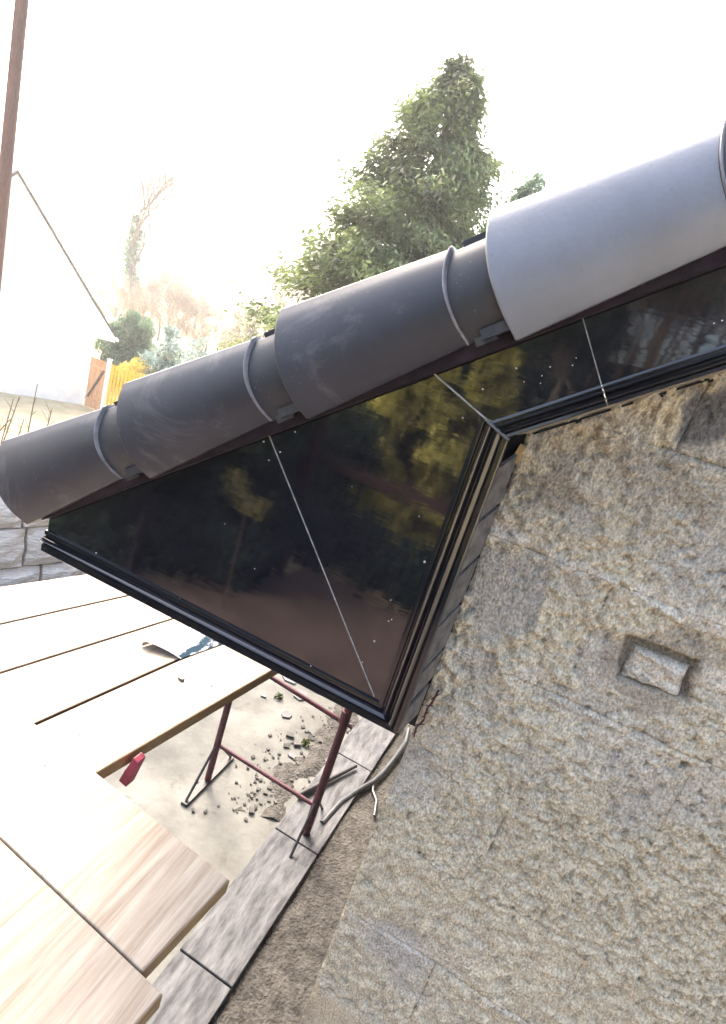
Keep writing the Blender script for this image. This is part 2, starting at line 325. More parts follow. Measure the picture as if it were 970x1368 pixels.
# putlog recess corners measured on the wall plane
RC = np.array([onY(*q, WY)[[0, 2]] for q in [(836, 846), (940, 884), (920, 938), (822, 906)]])
HC = onY(915, 1020, WY)[[0, 2]]
def quad_in(X, Z, Q, grow=0):
    c = Q.mean(0); dmin = None
    for i in range(4):
        a, b = Q[i], Q[(i+1) % 4]; ed = (b-a)/np.linalg.norm(b-a); nrm = np.array([ed[1], -ed[0]])
        if nrm@(c-a) < 0: nrm = -nrm
        d = (X-a[0])*nrm[0]+(Z-a[1])*nrm[1]; dmin = d if dmin is None else np.minimum(dmin, d)
    return dmin+grow
def wallfield(X, Z):
    P = np.stack([X, np.full_like(X, WY), Z], -1); px, py = proj(P)
    big = fbm(X*5, Z*5, 4, 5)
    coat = np.clip((big-.36)/.16, 0, 1)
    col = GREY*(1-coat[..., None])+TAN*coat[..., None]
    gy = fbm(X*3, Z*3, 3, 11)[..., None]; col = col*(.85+.3*gy)
    wob = (fbm(X*18, Z*18, 3, 21)-.5)*1.3
    for (bx, by, rx, ry, a, c, s, cv) in blobs:
        a = rad(a); u = (px-bx)*math.cos(a)+(py-by)*math.sin(a); v = -(px-bx)*math.sin(a)+(py-by)*math.cos(a)
        d = np.sqrt((u/rx)**2+(v/ry)**2)+wob
        k = np.clip((1.15-d)/.3, 0, 1)*s
        col = col*(1-k[..., None])+c*k[..., None]; coat = coat*(1-k)+cv*k
    # lumps
    l1 = fbm(X*38, Z*38, 3, 31); l2 = fbm(X*95, Z*95, 3, 41); l3 = fbm(X*230, Z*230, 2, 51)
    h = coat*(.0035+.014*np.clip(l1-.42, -.1, 1)+.0185*np.clip(l2-.42, -.08, 1)+.008*(l3-.5)) + (1-coat)*(.002*(l2-.5)+.0022*(l3-.5))
    pit = np.clip((.30-l2)/.1, 0, 1); h = h-.005*pit
    # joints: recessed where the mortar coat is thin
    dz, dx = joint_dist(X+(l1-.5)*.006, Z+(l2-.5)*.006)
    jw = .0045; j = np.clip(1-np.minimum(dz, dx)/jw, 0, 1)
    vis = np.clip(1.25-coat*1.1+ (fbm(X*9, Z*9, 2, 61)-.55)*2.2, 0, 1)
    h = h-.006*j*vis
    # mortar snots beside the bed joints
    sm = np.clip(1-dz/.018, 0, 1)*np.clip((fbm(X*10, Z*14, 3, 71)-.55)/.1, 0, 1)
    h = h+sm*.004; col = col*(1-.6*sm[..., None])+WHT*.95*.6*sm[..., None]
    tl = np.clip(.5+(l2-.5)*1.6, .2, 1.1)[..., None]; col = col*(.86+.22*tl)
    # recess, its shade deepened in the colour
    q = quad_in(X, Z, RC)+(l2-.5)*.010+(l1-.5)*.008; k = np.clip(q/.006, 0, 1)
    h = h*(1-k)-k*.020+k*.006*(l1-.5)+k*.004*(l2-.5)
    col = col*(1-k[..., None]*.85)+BRN*.72*k[..., None]*.85
    q2 = np.hypot(X-HC[0], (Z-HC[1])*.7)-.0035; h = h-np.clip(-q2/.002+1, 0, 1)*.02
    for (sx, sy, r_) in ((785, 945, .002), (640, 1010, .0015), (808, 800, .0035), (600, 1060, .002)):
        c = onY(sx, sy, WY); h = h-np.clip((r_*1.6-np.hypot(X-c[0], Z-c[2]))/r_, 0, 1)*.012
    return h, col
M_wall = mat('mortar_smeared_block', (.58, .58, .58), .95, scale=210, stretch=(1.25, 1, .8), col2=(1.34, 1.33, 1.3), attr=True, bump=1, bscale=230, bdist=.0045, detail=5, band=(.36, .64))
XL = -.063
def wall_top(X): # underside line of the soffit strip
    s0 = SN(0, -.150)[2]-math.tan(TH)*(SN(0, -.150)[0]-X); return s0
for k, z0 in enumerate(ROWS):
    kz = k-12; off = .143 if kz % 2 == 0 else .363
    z1 = z0+.215
    x = off-BL*4
    while x < 4.3:
        xa, xb = max(x, XL), min(x+BL, 4.2); x += BL
        if xb-xa < .01 or z0 > wall_top(xb): continue
        inview = xa < 1.0 and z0 > -1.35
        st = .0032 if (xa < .62 and z0 > -.9) else (.006 if inview else .03)
        nx = max(2, int((xb-xa)/st)+1); nz = max(2, int((z1-z0)/st)+1)
        gx, gz = np.meshgrid(np.linspace(xa, xb, nx), np.linspace(z0, z1, nz))
        # follow the rake at the top
        top = wall_top(gx)+.03
        gz = np.minimum(gz, top)
        h, col = wallfield(gx, gz)
        if xa <= XL+1e-6: h = np.where(gx < XL+.004, h-.002, h)
        V = np.stack([gx, WY-h, gz], -1).reshape(-1, 3); cc = col.reshape(-1, 3)
        idx = np.arange(nx*nz).reshape(nz, nx)
        Q = np.stack([idx[:-1, :-1], idx[:-1, 1:], idx[1:, 1:], idx[1:, :-1]], -1).reshape(-1, 4)
        # sides
        ring = np.concatenate([idx[0, :], idx[1:, -1], idx[-1, ::-1][1:], idx[::-1, 0][1:-1]])
        nv = len(V); bk = V[ring].copy(); bk[:, 1] = WY+.1
        V = np.concatenate([V, bk]); cc = np.concatenate([cc, cc[ring]])
        m_ = len(ring); i0 = np.arange(m_); i1 = (i0+1) % m_
        Q = np.concatenate([Q, np.stack([ring[i1], ring[i0], nv+i0, nv+i1], -1)])
        fast_mesh('block', V, Q, M_wall, wall, smooth=True, col=cc)
# brick end bedded in the recess, tilted
bi = MB(); q = [onY(*p_, WY-.001) for p_ in [(848, 866), (925, 896), (908, 934), (829, 907)]]
gx = []; n_ = 26
for j in range(n_):
    for i in range(n_):
        u, v = i/(n_-1), j/(n_-1)
        p_ = (q[0]*(1-u)+q[1]*u)*(1-v)+(q[3]*(1-u)+q[2]*u)*v
        ed = min(u, 1-u, v, 1-v)+.10*(float(fbm(p_[0]*90, p_[2]*90, 3, 19))-.5); hh = .003+.012*(fbm(p_[0]*110, p_[2]*110, 4, 9)-.5)-.010*max(0, 1-ed/.09)
        gx.append([p_[0], WY+.006-hh*1.6, p_[2]])
V = np.array(gx); idx = np.arange(n_*n_).reshape(n_, n_)
Q = np.stack([idx[:-1, :-1], idx[1:, :-1], idx[1:, 1:], idx[:-1, 1:]], -1).reshape(-1, 4)
ring = np.concatenate([idx[0, :], idx[1:, -1], idx[-1, ::-1][1:], idx[::-1, 0][1:-1]]); nv = len(V); bk = V[ring].copy(); bk[:, 1] = WY+.05
i0 = np.arange(len(ring)); i1 = (i0+1) % len(ring); V2 = np.concatenate([V, bk]); Q = np.concatenate([Q, np.stack([ring[i0], ring[i1], nv+i1, nv+i0], -1)])
cc = np.ones((len(V2), 3))*np.array([.50, .45, .37]); g_ = np.clip((fbm(V2[:, 0]*40, V2[:, 2]*40, 3, 77)-.5)/.15, 0, 1)[:, None]; cc = cc*(1-g_)+GREY*1.1*g_
o = fast_mesh('brick_infill', V2, Q, M_wall, wall, smooth=True, col=cc); o['label'] = 'pale mortar covered brick end set in a brushed recess'
# inner leaf and side wall of the house (behind the face blocks)
hb = thing('house_side_wall', (XL+.05, 5, -2.9), 'plain block side wall of the house running back from the corner under the eaves', 'wall')
MB().box((XL+.06, 5.15, -1.76), (.12, 8.1, 2.28)).build('wall', M_side, hb)
for yy in np.arange(1.7, 9, 1.6):
    MB().box((XL-.001, yy, -1.7), (.012, .012, 2.2)).build('movement_joint', M_dark, hb)

# ---------------------------------------------------------------- box end
be = thing('box_end', (-.5, D, -.60), 'glossy black triangular box end closing the eaves at the roof corner', 'box end')
JT, JB = (-.455, -.183), (-.136, -.55)        # seam ends (X, Z)
ML0 = (-.218, -.019)
def on_mitre(n):
    lo, hi = 0., .3
    for _ in range(50):
        m_ = (lo+hi)/2
        if sn_of(ML0[0]+m_, ML0[1]-.398*m_)[1] > n: lo = m_
        else: hi = m_
    return (ML0[0]+lo, ML0[1]-.398*lo)
ML1 = on_mitre(-.100)
      # mitre seam
BX0, BZ, BXR = -.874, -.589, -.077
TWV, TWH = .046, .034
def XZ(p, y=0): return np.array([p[0], D+y, p[1]])
topn = .05
tl = SN(-.0, 0); 
def at_n(X, n):  # point on the rake-parallel line n at abscissa X
    s = (X-P0[0]+math.sin(TH)*n)/math.cos(TH); v = SN(s, n); return (v[0], v[2])
jd = np.array(JT)-np.array(JB); jd /= np.linalg.norm(jd)
JT2 = tuple(np.array(JT)+jd*.055); md_ = np.array(ML0)-np.array(ML1); md_ /= np.linalg.norm(md_)
MT2 = tuple(np.array(ML0)+md_*.06)
g1 = .0007
pl = [(BX0, BZ+.03), (JB[0]-g1-.01, BZ+.03), (JB[0]-g1, JB[1]), (JT2[0]-g1, JT2[1]), at_n(-.86, topn), (BX0, at_n(BX0, .0)[1]+.02)]
MB().prism([XZ(p) for p in pl], (0, .010, 0)).build('panel', M_pvc, be)
pr = [(JB[0]+g1-.01, BZ+.03), (BXR-.04, BZ+.03), (BXR-.04, ML1[1]-.012), (ML1[0]-.03, ML1[1]+.012), MT2, at_n(MT2[0]-.02, topn), (JT2[0]+g1, JT2[1]), (JB[0]+g1, JB[1])]
MB().prism([XZ(p) for p in pr], (0, .010, 0)).build('panel', M_pvc, be)
def strip(p, q, wd, y0=-.0012, d=.004):
    p = np.array(p); q = np.array(q); t = (q-p)/np.linalg.norm(q-p); m_ = np.array([-t[1], t[0]])*wd/2
    return MB().prism([XZ(p-m_, y0), XZ(q-m_, y0), XZ(q+m_, y0), XZ(p+m_, y0)], (0, d, 0))
strip(JB, JT2, .0016).build('seam', M_seam, be)
# side closing board, soffit, eaves fascia
MB().box((BX0+.006, D+.055, (BZ+at_n(BX0, 0)[1])/2+.01), (.010, .088, at_n(BX0, 0)[1]-BZ)).build('end_board', M_pvc, be)
MB().box(((BX0+BXR)/2-.004, D+.058, BZ+.004), (BXR-BX0-.014, .078, .008)).build('soffit_board', M_trim, be)
# moulded trims
PROF = [(0, .001), (.0, -.004), (.10, -.0052), (.16, -.0052), (.19, -.0015), (.23, -.0015), (.26, -.006), (.30, -.0105), (.36, -.0125), (.42, -.0105), (.46, -.006), (.49, -.003), (.52, -.003), (.55, -.008), (.60, -.0135), (.67, -.0155), (.74, -.0135), (.78, -.009), (.80, -.0085), (.83, -.012), (.97, -.0125), (1.0, -.011), (1.0, .012)]
PROFH = [(0, .001), (.0, -.004), (.10, -.0055), (.20, -.0055), (.24, -.002), (.28, -.002), (.31, -.008), (.37, -.0135), (.45, -.0162), (.53, -.0135), (.58, -.008), (.61, -.0075), (.64, -.011), (.97, -.0125), (1.0, -.011), (1.0, .012)]
def trim(name, i0, o0, i1, o1, parent, prof=PROF, m=M_trim):
    i0, o0, i1, o1 = map(np.array, (i0, o0, i1, o1)); vs = []; N_ = len(prof); fs = []
    for (wv, y) in prof: vs.append(XZ(i0*(1-wv)+o0*wv, y))
    for (wv, y) in prof: vs.append(XZ(i1*(1-wv)+o1*wv, y))
    for i in range(N_-1): fs.append((i, i+1, N_+i+1, N_+i))
    fs += [tuple(range(N_))[::-1], tuple(range(N_, 2*N_))]
    return MB().add(vs, fs).build(name, m, parent, smooth=True)
VI, VO = -.125, -.077
BI, BO = -.555, -.590
def mitz(X): return ML1[1]+(X-ML1[0])*(ML0[1]-ML1[1])/(ML0[0]-ML1[0])
trim('upright_trim', (VI+.0, BI), (VO, BO), (VI, mitz(VI)-.003), (VO, mitz(VO)-.003), be)
trim('bottom_trim', (BX0-.002, BI+.014), (BX0+.002, BO+.006), (VI-.0003, BI), (VO-.0003, BO), be, PROFH)
MB().prism([(-.097, .951, -.635), (-.097, .951, -.02), (-.0615, .951, -.02), (-.0615, .951, -.635)], (0, .05, 0)).build('added_gap_backing', M_dark, be)  # added dark backing, blocks bright ground showing through the corner gap
# return boards between the upright trim and the wall, with slanting notches
zs = [-.525, -.462, -.372, -.282, -.19, -.10]
for k in range(5):
    za, zb = zs[k]+.005, zs[k+1]-.004
    a = [(-.0785, D+.012, za-.020), (-.0785, D+.012, zb-.020), (-.0625, WY-.012, zb+.004), (-.0625, WY-.012, za+.004)]
    b = [(p_[0]-.006, p_[1], p_[2]) for p_ in a]
    MB().hexa(a, b).build('return_board', M_side, be)
MB().box((-.0905, D+.056, -.325), (.012, .084, .53)).build('added_dark_filler', M_dark, be)  # added dark filler behind the notches, stops light leaking through
MB().prism([(-.0775, D+.012, -.555), (-.0775, D+.012, -.60), (-.064, WY-.01, -.60), (-.064, WY-.01, -.535)], (-.004, 0, 0)).build('return_foot', M_side, be)
# crumpled red strip caught under the return
b = MB(); pts = [onY(*p_, WY-.02) for p_ in [(586, 922), (578, 938), (571, 946), (566, 962), (556, 972), (553, 984)]]
for a_, c_ in zip(pts[:-1], pts[1:]):
    b.tube(a_, c_, .0022, .0015, n=5); b.tube(np.array(a_)+[.004, -.004, -.004], np.array(c_)+[-.004, -.004, .006], .0012, n=5)
tag(b.build('mesh_offcut', M_red, base=pts[2]), 'crumpled scrap of dark red mesh stuck behind the foot of the black upright trim', 'scrap')
# white plastic chips on the panel
b = MB()
for (x, y, r_) in [(500, 857, 2.6), (567, 751, 2.6), (519, 830, 1.2), (523, 828, 1.2), (352, 590, 2), (374, 604, 2.2), (359, 615, 1.4), (394, 577, 1.5), (618, 558, 2.2), (645, 520, 2), (415, 890, 1.6), (128, 739, 1.8), (484, 885, 1.2), (522, 802, 1), (340, 760, 1), (470, 650, .8), (560, 690, .9), (300, 700, .8), (240, 800, .9), (430, 930, .9), (447, 800, 1.0), (700, 510, 1.3), (690, 492, 1.8), (735, 490, 1.4), (765, 488, 1.6), (770, 478, 1.2), (954, 432, 1.5), (965, 428, 1.5), (724, 502, 1.5), (722, 512, 1.0)]:
    c = onY(x, y, D-.0015); r_ = r_/775*.55; pts = []
    for i in range(5):
        a = i*1.2566+random.random()*.6; pts.append((c[0]+r_*math.cos(a)*random.uniform(.6, 1.2), D-.0016, c[2]+r_*math.sin(a)*random.uniform(.6, 1.2)))
    b.prism(pts, (0, .0022, 0))
tag(b.build('specks', M_speck, be), kind='stuff')

# ---------------------------------------------------------------- bargeboard
LEN = 4.15
bb = thing('bargeboard', (1.2, D, 1.0), 'glossy black bargeboard with moulded lower edge running up the roof slope', 'bargeboard')
sJ = 1.0615
p_in = lambda s: SN(s, -.100); p_out = lambda s: SN(s, -.129)
def xz(v): return (v[0], v[2])
# panel pieces between mitre and joint and beyond
pA = [(ML1[0]+.003, ML1[1]+.0025), (ML0[0]+.0015, ML0[1]+.0015), (MT2[0]+.002, MT2[1]+.002), xz(SN(sJ-g1, .055)), xz(SN(sJ-g1, -.115)), xz(SN(.925, -.115))]
MB().prism([XZ(p, -.0005) for p in pA], (0, .010, 0)).build('panel', M_pvc, bb)
pB = [xz(SN(sJ+g1, -.115)), xz(SN(sJ+g1, .055)), xz(SN(LEN, .055)), xz(SN(LEN, -.115))]
MB().prism([XZ(p, -.0005) for p in pB], (0, .010, 0)).build('panel', M_pvc, bb)
strip(xz(SN(sJ, -.099)), xz(SN(sJ, .0)), .0014, -.0016).build('seam', M_seam, bb)
strip(ML1, MT2, .0022, -.0022, .006).build('mitre_seam', M_seam, bb)
mo = on_mitre(-.129)
smi, _ = sn_of(*ML1); smo, _ = sn_of(*mo)
trim('lower_trim', (ML1[0]+.0005, ML1[1]), (mo[0]+.0005, mo[1]), xz(SN(sJ-.0006, -.100)), xz(SN(sJ-.0006, -.129)), bb)
trim('lower_trim', xz(SN(sJ+.0006, -.100)), xz(SN(sJ+.0006, -.129)), xz(SN(LEN, -.100)), xz(SN(LEN, -.129)), bb)
# capping of the mitre across the mouldings
a = np.array(ML1); c = np.array((VO, mitz(VO))); t_ = (c-a)/np.linalg.norm(c-a); m_ = np.array([-t_[1], t_[0]])*.0016
MB().prism([XZ(a-m_-t_*.002, -.0135), XZ(c-m_+t_*.001, -.0170), XZ(c+m_+t_*.001, -.0170), XZ(a+m_-t_*.002, -.0135)], (0, .012, 0)).build('mitre_cover', mat('mitre_cover_grey', (.10, .10, .11), .3), bb, bevel=.0006)
M_glint = mat('painted_glint', (.75, .75, .75), .12, metal=.9)
# bright bits added as light glints on the mouldings
for wv, y in ((.36, -.0135), (.67, -.0165), (.9, -.0135), (.13, -.006)):
    v = SN(sJ, -.100-.029*wv); MB().box((v[0], D+y, v[2]), (.0022, .002, .0042), Matrix.Rotation(-TH, 3, 'Y')).build('joint_glint', M_glint, bb)
MB().prism([SN(.93, -.1285, .013), SN(LEN, -.1285, .013), SN(LEN, -.1335, .095), SN(.945, -.1335, .095)], nn*.006).build('soffit_strip', M_sof, bb)
MB().prism([SN(.95, -.1350, .0925), SN(LEN, -.1350, .0925), SN(LEN, -.1385, .0925), SN(.955, -.1385, .0925)], (0, .005, 0)).build('shadow_gap', M_dark, bb)
# undercloak just below the caps
MB().prism([SN(.03, -.010, -.022), SN(.035, .014, -.022), SN(LEN, .014, -.022), SN(LEN, -.010, -.022)], (0, .021, 0)).build('undercloak', M_under, bb)
# scraps along the top of the wall
for (x, y, l) in [(693, 606, .022)]:
    c = onY(x, y, WY-.01); MB().box(c, (.010, .012, .030), Matrix.Rotation(rad(10), 3, 'Y')).build('timber_packer', M_ply, bb)
for (x, y) in [(772, 566), (866, 536), (880, 533), (950, 510)]:
    c = onY(x, y, WY-.004)+np.array([0, 0, .003]); MB().box(c, (.009, .006, .005), Matrix.Rotation(-TH, 3, 'Y') @ Matrix.Rotation(random.uniform(-.4, .4), 3, 'X')).build('packer', M_dark, bb)

# ---------------------------------------------------------------- verge caps (dry verge units)
# section (y towards the wall positive, n up) of the flared end
SEC = [(.085, .150), (.0, .1605), (-.024, .1595), (-.034, .1560), (-.047, .136), (-.0575, .108), (-.0625, .078), (-.0610, .048), (-.052, .020), (-.037, -.006), (-.033, -.010), (-.004, -.010)]
SOFF = [.016, .016, .016, .014, .006, -.002, -.006, -.006, -.004, .0, .0, .0]
_pts = [np.array([a_[0], a_[1], b_]) for a_, b_ in zip(SEC, SOFF)]; _o = _pts[:4]
for _i in range(3, 9):      # smooth the visible curved face
    p0_, p1_, p2_, p3_ = _pts[_i-1] if _i > 3 else 2*_pts[3]-_pts[4], _pts[_i], _pts[_i+1], _pts[min(_i+2, 9)]
    for _t in (.25, .5, .75, 1.):
        _o.append(.5*((2*p1_)+(-p0_+p2_)*_t+(2*p0_-5*p1_+4*p2_-p3_)*_t*_t+(-p0_+3*p1_-3*p2_+p3_)*_t**3))
_o += _pts[10:]
SEC = [(float(q_[0]), float(q_[1])) for q_ in _o]; SOFF = [float(q_[2]) for q_ in _o]
def sec(sc_n, sc_y, dn=0, inset=0):
    out = []
    for (y, n) in SEC:
        yy = y*sc_y if y < 0 else y; out.append((yy+inset*(1 if y < 0 else 0), n*sc_n+dn-(inset if n > .1 else -inset if n < .02 else 0)))
    return out
def loft(stations, close0=False, close1=False):
    """stations: list of (s, section)"""
    b = MB(); n = len(stations[0][1]); vs = []
    for s, sc_ in stations:
        for k_, (y, nv_) in enumerate(sc_):
            vs.append((s+SOFF[k_], y, nv_))
    fs = []
    for i in range(len(stations)-1):
        for j in range(n-1):
            fs.append((i*n+j, (i+1)*n+j, (i+1)*n+j+1, i*n+j+1))
    if close0: fs.append(tuple(range(n)))
    if close1: fs.append(tuple(range((len(stations)-1)*n, len(stations)*n))[::-1])
    b.add(vs, fs); return b
def unit(loc, label):
    t = thing('verge_cap', loc, label, 'verge cap', 'black verge caps up the roof edge')
    t.rotation_euler = (0, -TH, 0)
    return t
def child(b, name, m, t, smooth=True, solid=0, bev=0):
    me = bpy.data.meshes.new(name); me.from_pydata(b.v, [], b.f); me.update()
    import bmesh
    bm = bmesh.new(); bm.from_mesh(me); bmesh.ops.recalc_face_normals(bm, faces=bm.faces); bm.to_mesh(me); bm.free()
    me.materials.append(m); o = link(bpy.data.objects.new(name, me)); o.parent = t
    if smooth: me.polygons.foreach_set('use_smooth', [True]*len(me.polygons))
    if solid:
        md = o.modifiers.new('s', 'SOLIDIFY'); md.thickness = solid; md.offset = -1
    if smooth:
        md = o.modifiers.new('edge', 'EDGE_SPLIT'); md.split_angle = rad(35)
    return o
base0 = SN(0, 0)
PIT = .3250
U = unit(base0, '')
st = []
for i, s in enumerate(np.linspace(0, .262, 9)):
    k = 1-.241*(s/.262); st.append((s, sec(k, 1-.12*(s/.262), .0156*(s/.262))))
o_shell = child(loft([(0.0, sec(.985, .965, .001))]+[(max(s, .0025), q_) for s, q_ in st]), 'cap_shell', M_cap, U, solid=-.0)
# thickness: end face of the shell (dark rim behind the flared lip)
rim = loft([(.0, sec(.985, .965, .001)), (.0, sec(.955, .90, .002)), (.03, sec(.95, .89, .002))]); child(rim, 'cap_rim', M_neck, o_shell)
rb = []
k = .83
for ds, g_ in ((0, 0), (.0004, .0016), (.0018, .0024), (.0036, .0018), (.0042, -.004)):
    rb.append((.2625+ds, [(y-(g_ if y < .02 else 0), n+(g_ if n > .03 else -g_*.3)) for y, n in sec(.759, .88, .0156)]))
o_rib = child(loft(rb), 'end_rib', M_rib, o_shell)
o_neck = child(loft([(.264, sec(.735, .82, .0150)), (.345, sec(.72, .80, .0155))], close1=True), 'collar', M_neck, U)
tb = MB(); tb.box((.290, -.020, .006), (.030, .024, .012)); tb.box((.306, -.034, .012), (.040, .012, .014)); child(tb, 'lower_clip', M_neck, o_neck, smooth=False)
tb = MB(); tb.box((.318, .000, .1330), (.046, .04, .012)); child(tb, 'upper_clip', M_neck, o_neck, smooth=False)
labels = ['lowest verge cap at the far left end of the roof edge, dusty with pale scuffs',
          'second verge cap from the eaves, dull dark grey with scuffed pale end rib',
          'third verge cap from the eaves, broad dark grey, in front of the green conifer',
          'fourth verge cap from the eaves, sky sheen painted pale grey, above the long bargeboard seam',
          'fifth verge cap from the eaves, the next one above the pale fourth cap']
U['label'] = labels[0]
units = [U]
pale_me = o_shell.data.copy(); pale_me.materials[0] = M_cap_sheen
for i in range(1, 13):
    c = U.copy(); link(c); v = SN(PIT*i, 0); c.location = [float(q_) for q_ in v]
    if i == 12: c['label'] = 'topmost verge cap near the roof ridge'
    c['label'] = labels[i] if i < 5 else 'verge cap number %s up the slope from the eaves corner' % ['', '', '', '', '', 'six', 'seven', 'eight', 'nine', 'ten', 'eleven', 'twelve', 'thirteen'][i]
    for ch in U.children:
        d_ = ch.copy(); link(d_); d_.parent = c
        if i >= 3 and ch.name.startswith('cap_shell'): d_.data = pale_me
        for g2 in ch.children:
            d2 = g2.copy(); link(d2); d2.parent = d_
    units.append(c)

# ---------------------------------------------------------------- roof behind the caps
rf = thing('tiled_roof', (2.4, 4.5, 1.8), 'low charcoal tiled roof slope hidden behind the verge caps', 'roof')
Lr = PIT*13
MB().prism([SN(-.02, .06, .02), SN(Lr, .06, .02), SN(Lr, .10, .02), SN(-.02, .10, .02)], (0, 8.2, 0)).build('roof_deck', M_under, rf)
me0 = None
for i in range(13):
    s = PIT*i
    b = MB(); b.prism([SN(s-.01, .118, .03), SN(s+.345, .101, .03), SN(s+.345, .112, .03), SN(s-.01, .135, .03)], (0, 8.1, 0)); b.build('tile_course', M_tile, rf)
apx = SN(Lr, .0)
MB().prism([SN(Lr, .06, .02), (apx[0]+3.3, D+.02, apx[2]-2.4), (apx[0]+3.3, D+.02, apx[2]-2.33), SN(Lr, .12, .02)], (0, 8.2, 0)).build('far_slope', M_tile, rf)
# eaves fascia along the side of the house
MB().box((BX0+.02, D+.1+4.05, -.55), (.016, 8.1, .12)).build('fascia', M_trim, rf)
MB().box(((BX0+XL)/2, D+.1+4.05, -.595), (XL-BX0, 8.0, .010)).build('soffit', M_trim, rf)

# ---------------------------------------------------------------- scaffold boards
ZB = -1.12
def ln(p, q, z=ZB):
    a = onZ(*p, z); b_ = onZ(*q, z); return a[:2], (b_-a)[:2]/np.linalg.norm((b_-a)[:2])
edges = [ln((135, 1027), (365, 893)), ln((50, 965), (240, 880)), ln((0, 898), (230, 826)), ln((0, 833), (180, 793)), ln((0, 783), (125, 765))]
def at_y(l, Y): a, d_ = l; return a+d_*((Y-a[1])/d_[1])
blabels = ['front scaffold board with dark debris and a brown side edge, nearest the trestle', 'second scaffold board back, carrying the curved silver offcut',
           'third scaffold board back, a bare sunlit one', 'rearmost scaffold board, next to the pale paving']
for k in range(4):
    y0 = .76+.03*k; y1 = 3.9+random.uniform(-.1, .2); g_ = .0035 if k != 1 else .0035
    lo, hi = edges[k], edges[k+1]
    A, B_, C_, E_ = at_y(lo, y0), at_y(hi, y0), at_y(hi, y1), at_y(lo, y1)
    sh = np.array([g_, 0])
    gp = {0: (0, .006), 1: (.0055, .004), 2: (.005, .003), 3: (.0065, 0)}[k]
    A, E_, B_, C_ = A-[gp[0], 0], E_-[gp[0], 0], B_+[gp[1], 0], C_+[gp[1], 0]
    zt = ZB-random.uniform(0, .003)
    c0 = (A+B_)/2; t = thing('scaffold_board', (c0[0], c0[1], zt-.038), blabels[k], 'scaffold board', 'scaffold boards under the eaves')
    pts = [(p_[0], p_[1], zt) for p_ in (A, B_, C_, E_)]
    b = MB(); b.prism(pts, (0, 0, -.038)); b.build('board', M_board, t, bevel=.003)
    for (p1, p2, sg) in ((A, E_, .0012), (B_, C_, -.0012)):
        MB().prism([(p1[0], p1[1], zt-.0015), (p2[0], p2[1], zt-.0015), (p2[0]+sg, p2[1], zt-.0015), (p1[0]+sg, p1[1], zt-.0015)], (0, 0, -.0355)).build('sawn_edge', M_edge if k == 0 and sg > 0 else M_edge2, t)
    b = MB(); A2, B2 = at_y(lo, y0+.04)-[gp[0], 0], at_y(hi, y0+.04)+[gp[1], 0]
    b.prism([(p_[0], p_[1], zt+.0012) for p_ in (A, B_, B2, A2)], (0, 0, -.0405)); b.build('end_band', M_band, t)
# cross boards lying on top at the near end
f0, f1 = onZ(45, 965, ZB+.039)[:2], onZ(160, 1057, ZB+.039)[:2]; fd = (f1-f0)/np.linalg.norm(f1-f0); fn = np.array([fd[1], -fd[0]])
for j, lb in ((0, 'crossways scaffold board laid over the ends of the others at lower left'), (1, 'second crossways scaffold board, closest to the camera')):
    o0 = f0-fd*1.7+fn*(.228*j); o1 = f0+fd*(.62+.05*j)+fn*(.228*j); wv = fn*.224
    t = thing('scaffold_board', (*(o0+wv/2), ZB), lb, 'scaffold board', 'scaffold boards under the eaves')
    MB().prism([(p_[0], p_[1], ZB+.0385) for p_ in (o0, o1, o1+wv, o0+wv)], (0, 0, -.037)).build('board', M_board, t, bevel=.003)
    MB().prism([(*o1, ZB+.037), (*(o1+wv), ZB+.037), (*(o1+wv+fd*.0015), ZB+.037), (*(o1+fd*.0015), ZB+.037)], (0, 0, -.034)).build('sawn_end', M_edge, t)
# slate crumbs on the boards
cl = 0
for (x, y, r_, lb) in [(242, 906, .010, 'small dark slate chip on the front scaffold board beside the silver offcut')]:
    c = onZ(x, y, ZB+.004); b = MB()
    b.prism([(c[0]-r_, c[1]-r_*.5, ZB+.001), (c[0]+r_*.8, c[1]-r_*.7, ZB+.001), (c[0]+r_*1.1, c[1]+r_*.3, ZB+.001), (c[0]-r_*.2, c[1]+r_, ZB+.001)], (0, 0, .006)); tag(b.build('slate_chip', M_slate, base=c), lb, 'chip')
b = MB()
for (x, y, r_) in [(218, 924, .003), (223, 950, .003), (98, 917, .0035), (148, 849, .002), (115, 835, .003), (95, 846, .003), (12, 908, .003), (272, 935, .002), (266, 943, .002), (218, 972, .002), (282, 916, .004), (70, 940, .002), (105, 980, .003), (180, 975, .003), (60, 1022, .003), (146, 846, .002)]:
    zz = ZB+.0006 if not (x < 70 and y > 975) else ZB+.039
    c = onZ(x, y, zz); pts = [(c[0]+r_*math.cos(a)*random.uniform(.5, 1.3), c[1]+r_*math.sin(a)*random.uniform(.5, 1.6), zz) for a in (0, 1.3, 2.5, 3.8, 5.1)]; b.prism(pts, (0, 0, .0015))
tag(b.build('board_grit', M_slate, base=onZ(150, 900, ZB)), 'scattered dark grit and crumbs on the scaffold boards', 'grit', kind='stuff')

